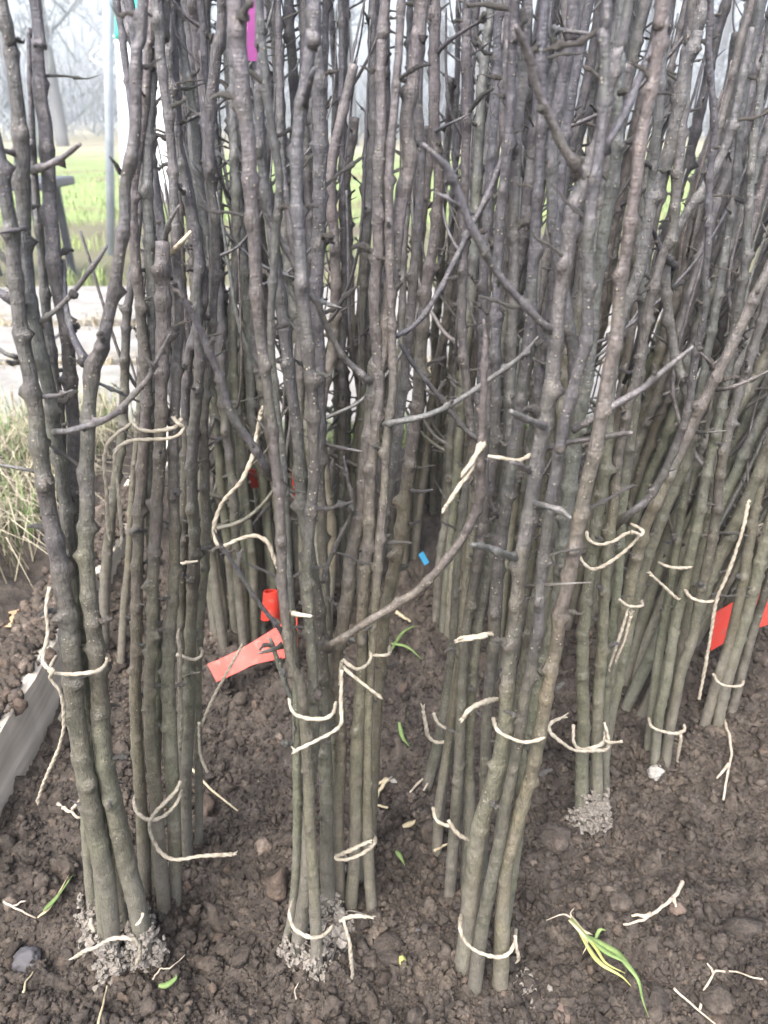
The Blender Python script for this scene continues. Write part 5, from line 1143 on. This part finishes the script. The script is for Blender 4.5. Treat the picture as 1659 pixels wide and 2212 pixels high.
g0 = gp(1230, 1985); tuft = empty("grass_tuft", g0); tag(tuft, "uprooted green grass tuft lying on the open soil", "grass tuft")
for pts, w, m_ in [([(1232, 1985), (1262, 2018), (1300, 2045), (1335, 2058), (1360, 2085), (1378, 2120), (1388, 2165), (1402, 2195)], 17, BLADE_G),
                   ([(1235, 1990), (1270, 2025), (1310, 2060), (1350, 2075), (1372, 2100)], 12, BLADE_G), ([(1240, 1995), (1275, 2050), (1300, 2080), (1340, 2110), (1364, 2130)], 11, BLADE_Y),
                   ([(1240, 1992), (1285, 2045), (1310, 2075), (1350, 2105)], 9, BLADE_Y), ([(1285, 2030), (1295, 2012), (1310, 2007)], 10, BLADE_G), ([(1232, 1980), (1255, 2005), (1280, 2020)], 15, STRAW), ([(1228, 1988), (1258, 2015), (1268, 2040), (1258, 2062)], 9, STRAW)]:
    blade(None, pts, w * .8, m_, .019, "blade", tuft, g0)
for pts in ([(1233, 1982), (1215, 1975), (1180, 1988)], [(1234, 1980), (1232, 1972), (1240, 1962)]):
    P = np.array([gp(x, y, .008) for x, y in pts]) - g0; C, R_, s = resample(P, [.0008, .0006, .0003], .002); V, F = tube(C, np.repeat(R_[:, None], 6, 1)); link("root", np_mesh("root", V, F), ROOT, tuft)
blade("green grass blade standing from the soil beside the dark clod", [(94, 1968), (120, 1935), (160, 1890)], 9, BLADE_G, .01)
blade("yellow-edged grass blade crossing the green one beside the dark clod", [(82, 1985), (110, 1950), (150, 1888)], 6, STRAW, .012)
blade("small curled green leaf on the soil below the front bundle", [(342, 2128), (360, 2130), (378, 2112), (380, 2104)], 12, BLADE_G, .005)
blade("small green blade on the soil behind the pebble patch", [(862, 1560), (870, 1585), (886, 1620)], 9, BLADE_G, .006)
blade("pale green blade tip poking from the soil between the bundles", [(855, 1838), (865, 1852), (875, 1868)], 10, BLADE_G, .006)
blade("fallen yellowish oval leaf in front of the middle bundle", [(866, 2065), (872, 2078), (880, 2090)], 17, BLADE_Y, .005)
blade("thin green grass blade lying behind the middle bundle", [(838, 1410), (870, 1372), (900, 1350)], 7, BLADE_G, .006)
blade("second thin green blade crossing behind the middle bundle", [(845, 1390), (880, 1400), (915, 1425)], 6, BLADE_G, .006)
blade("dry pale leaf scrap near the rear leaning saplings", [(870, 1785), (890, 1778), (898, 1770)], 12, STRAW, .006)
# dead leaf on the verge
p = gp(22, 1290, .03); C = np.array([[-.03, 0, .0], [-.015, .010, .004], [0, .013, .006], [.018, .010, .003], [.03, .0, .0], [.018, -.010, .002], [0, -.012, .005], [-.015, -.008, .002], [0, 0, .0]])
F = np.array([[8, i, (i + 1) % 8] for i in range(8)]); V2 = np.vstack([C, C - [0, 0, .0008]]); F2 = np.vstack([F, F[:, ::-1] + 9, [[i, i + 9, (i + 1) % 8] for i in range(8)], [[(i + 1) % 8, i + 9, (i + 1) % 8 + 9] for i in range(8)]])
o = link("dead_leaf", np_mesh("dead_leaf", V2, F2), LEAF_D, None, (p[0], p[1], soil_at(p[0], p[1])[0] + .006)); tag(o, "fallen tan leaf on the verge outside the timber board", "leaf"); o.rotation_euler = (.2, .1, .2); o.scale = (1.15, 1.15, 1.15)

# ------------------------------------------------------------------ added haze volume, whitens the far background like glare
hm = bpy.data.materials.new("added_haze"); hm.use_nodes = True; ht = hm.node_tree; ht.nodes.clear()
hv = ht.nodes.new('ShaderNodeVolumePrincipled'); hv.inputs['Color'].default_value = (.90, .95, 1.0, 1); hv.inputs['Density'].default_value = .0085; hv.inputs['Anisotropy'].default_value = .2
ho = ht.nodes.new('ShaderNodeOutputMaterial'); ht.links.new(hv.outputs[0], ho.inputs['Volume'])
hz = box_obj("haze", (-95, 95, -34, 114, -1.2, 14.5), hm); tag(hz, "added pale haze whitening the lawn and wood", "haze", kind='stuff')
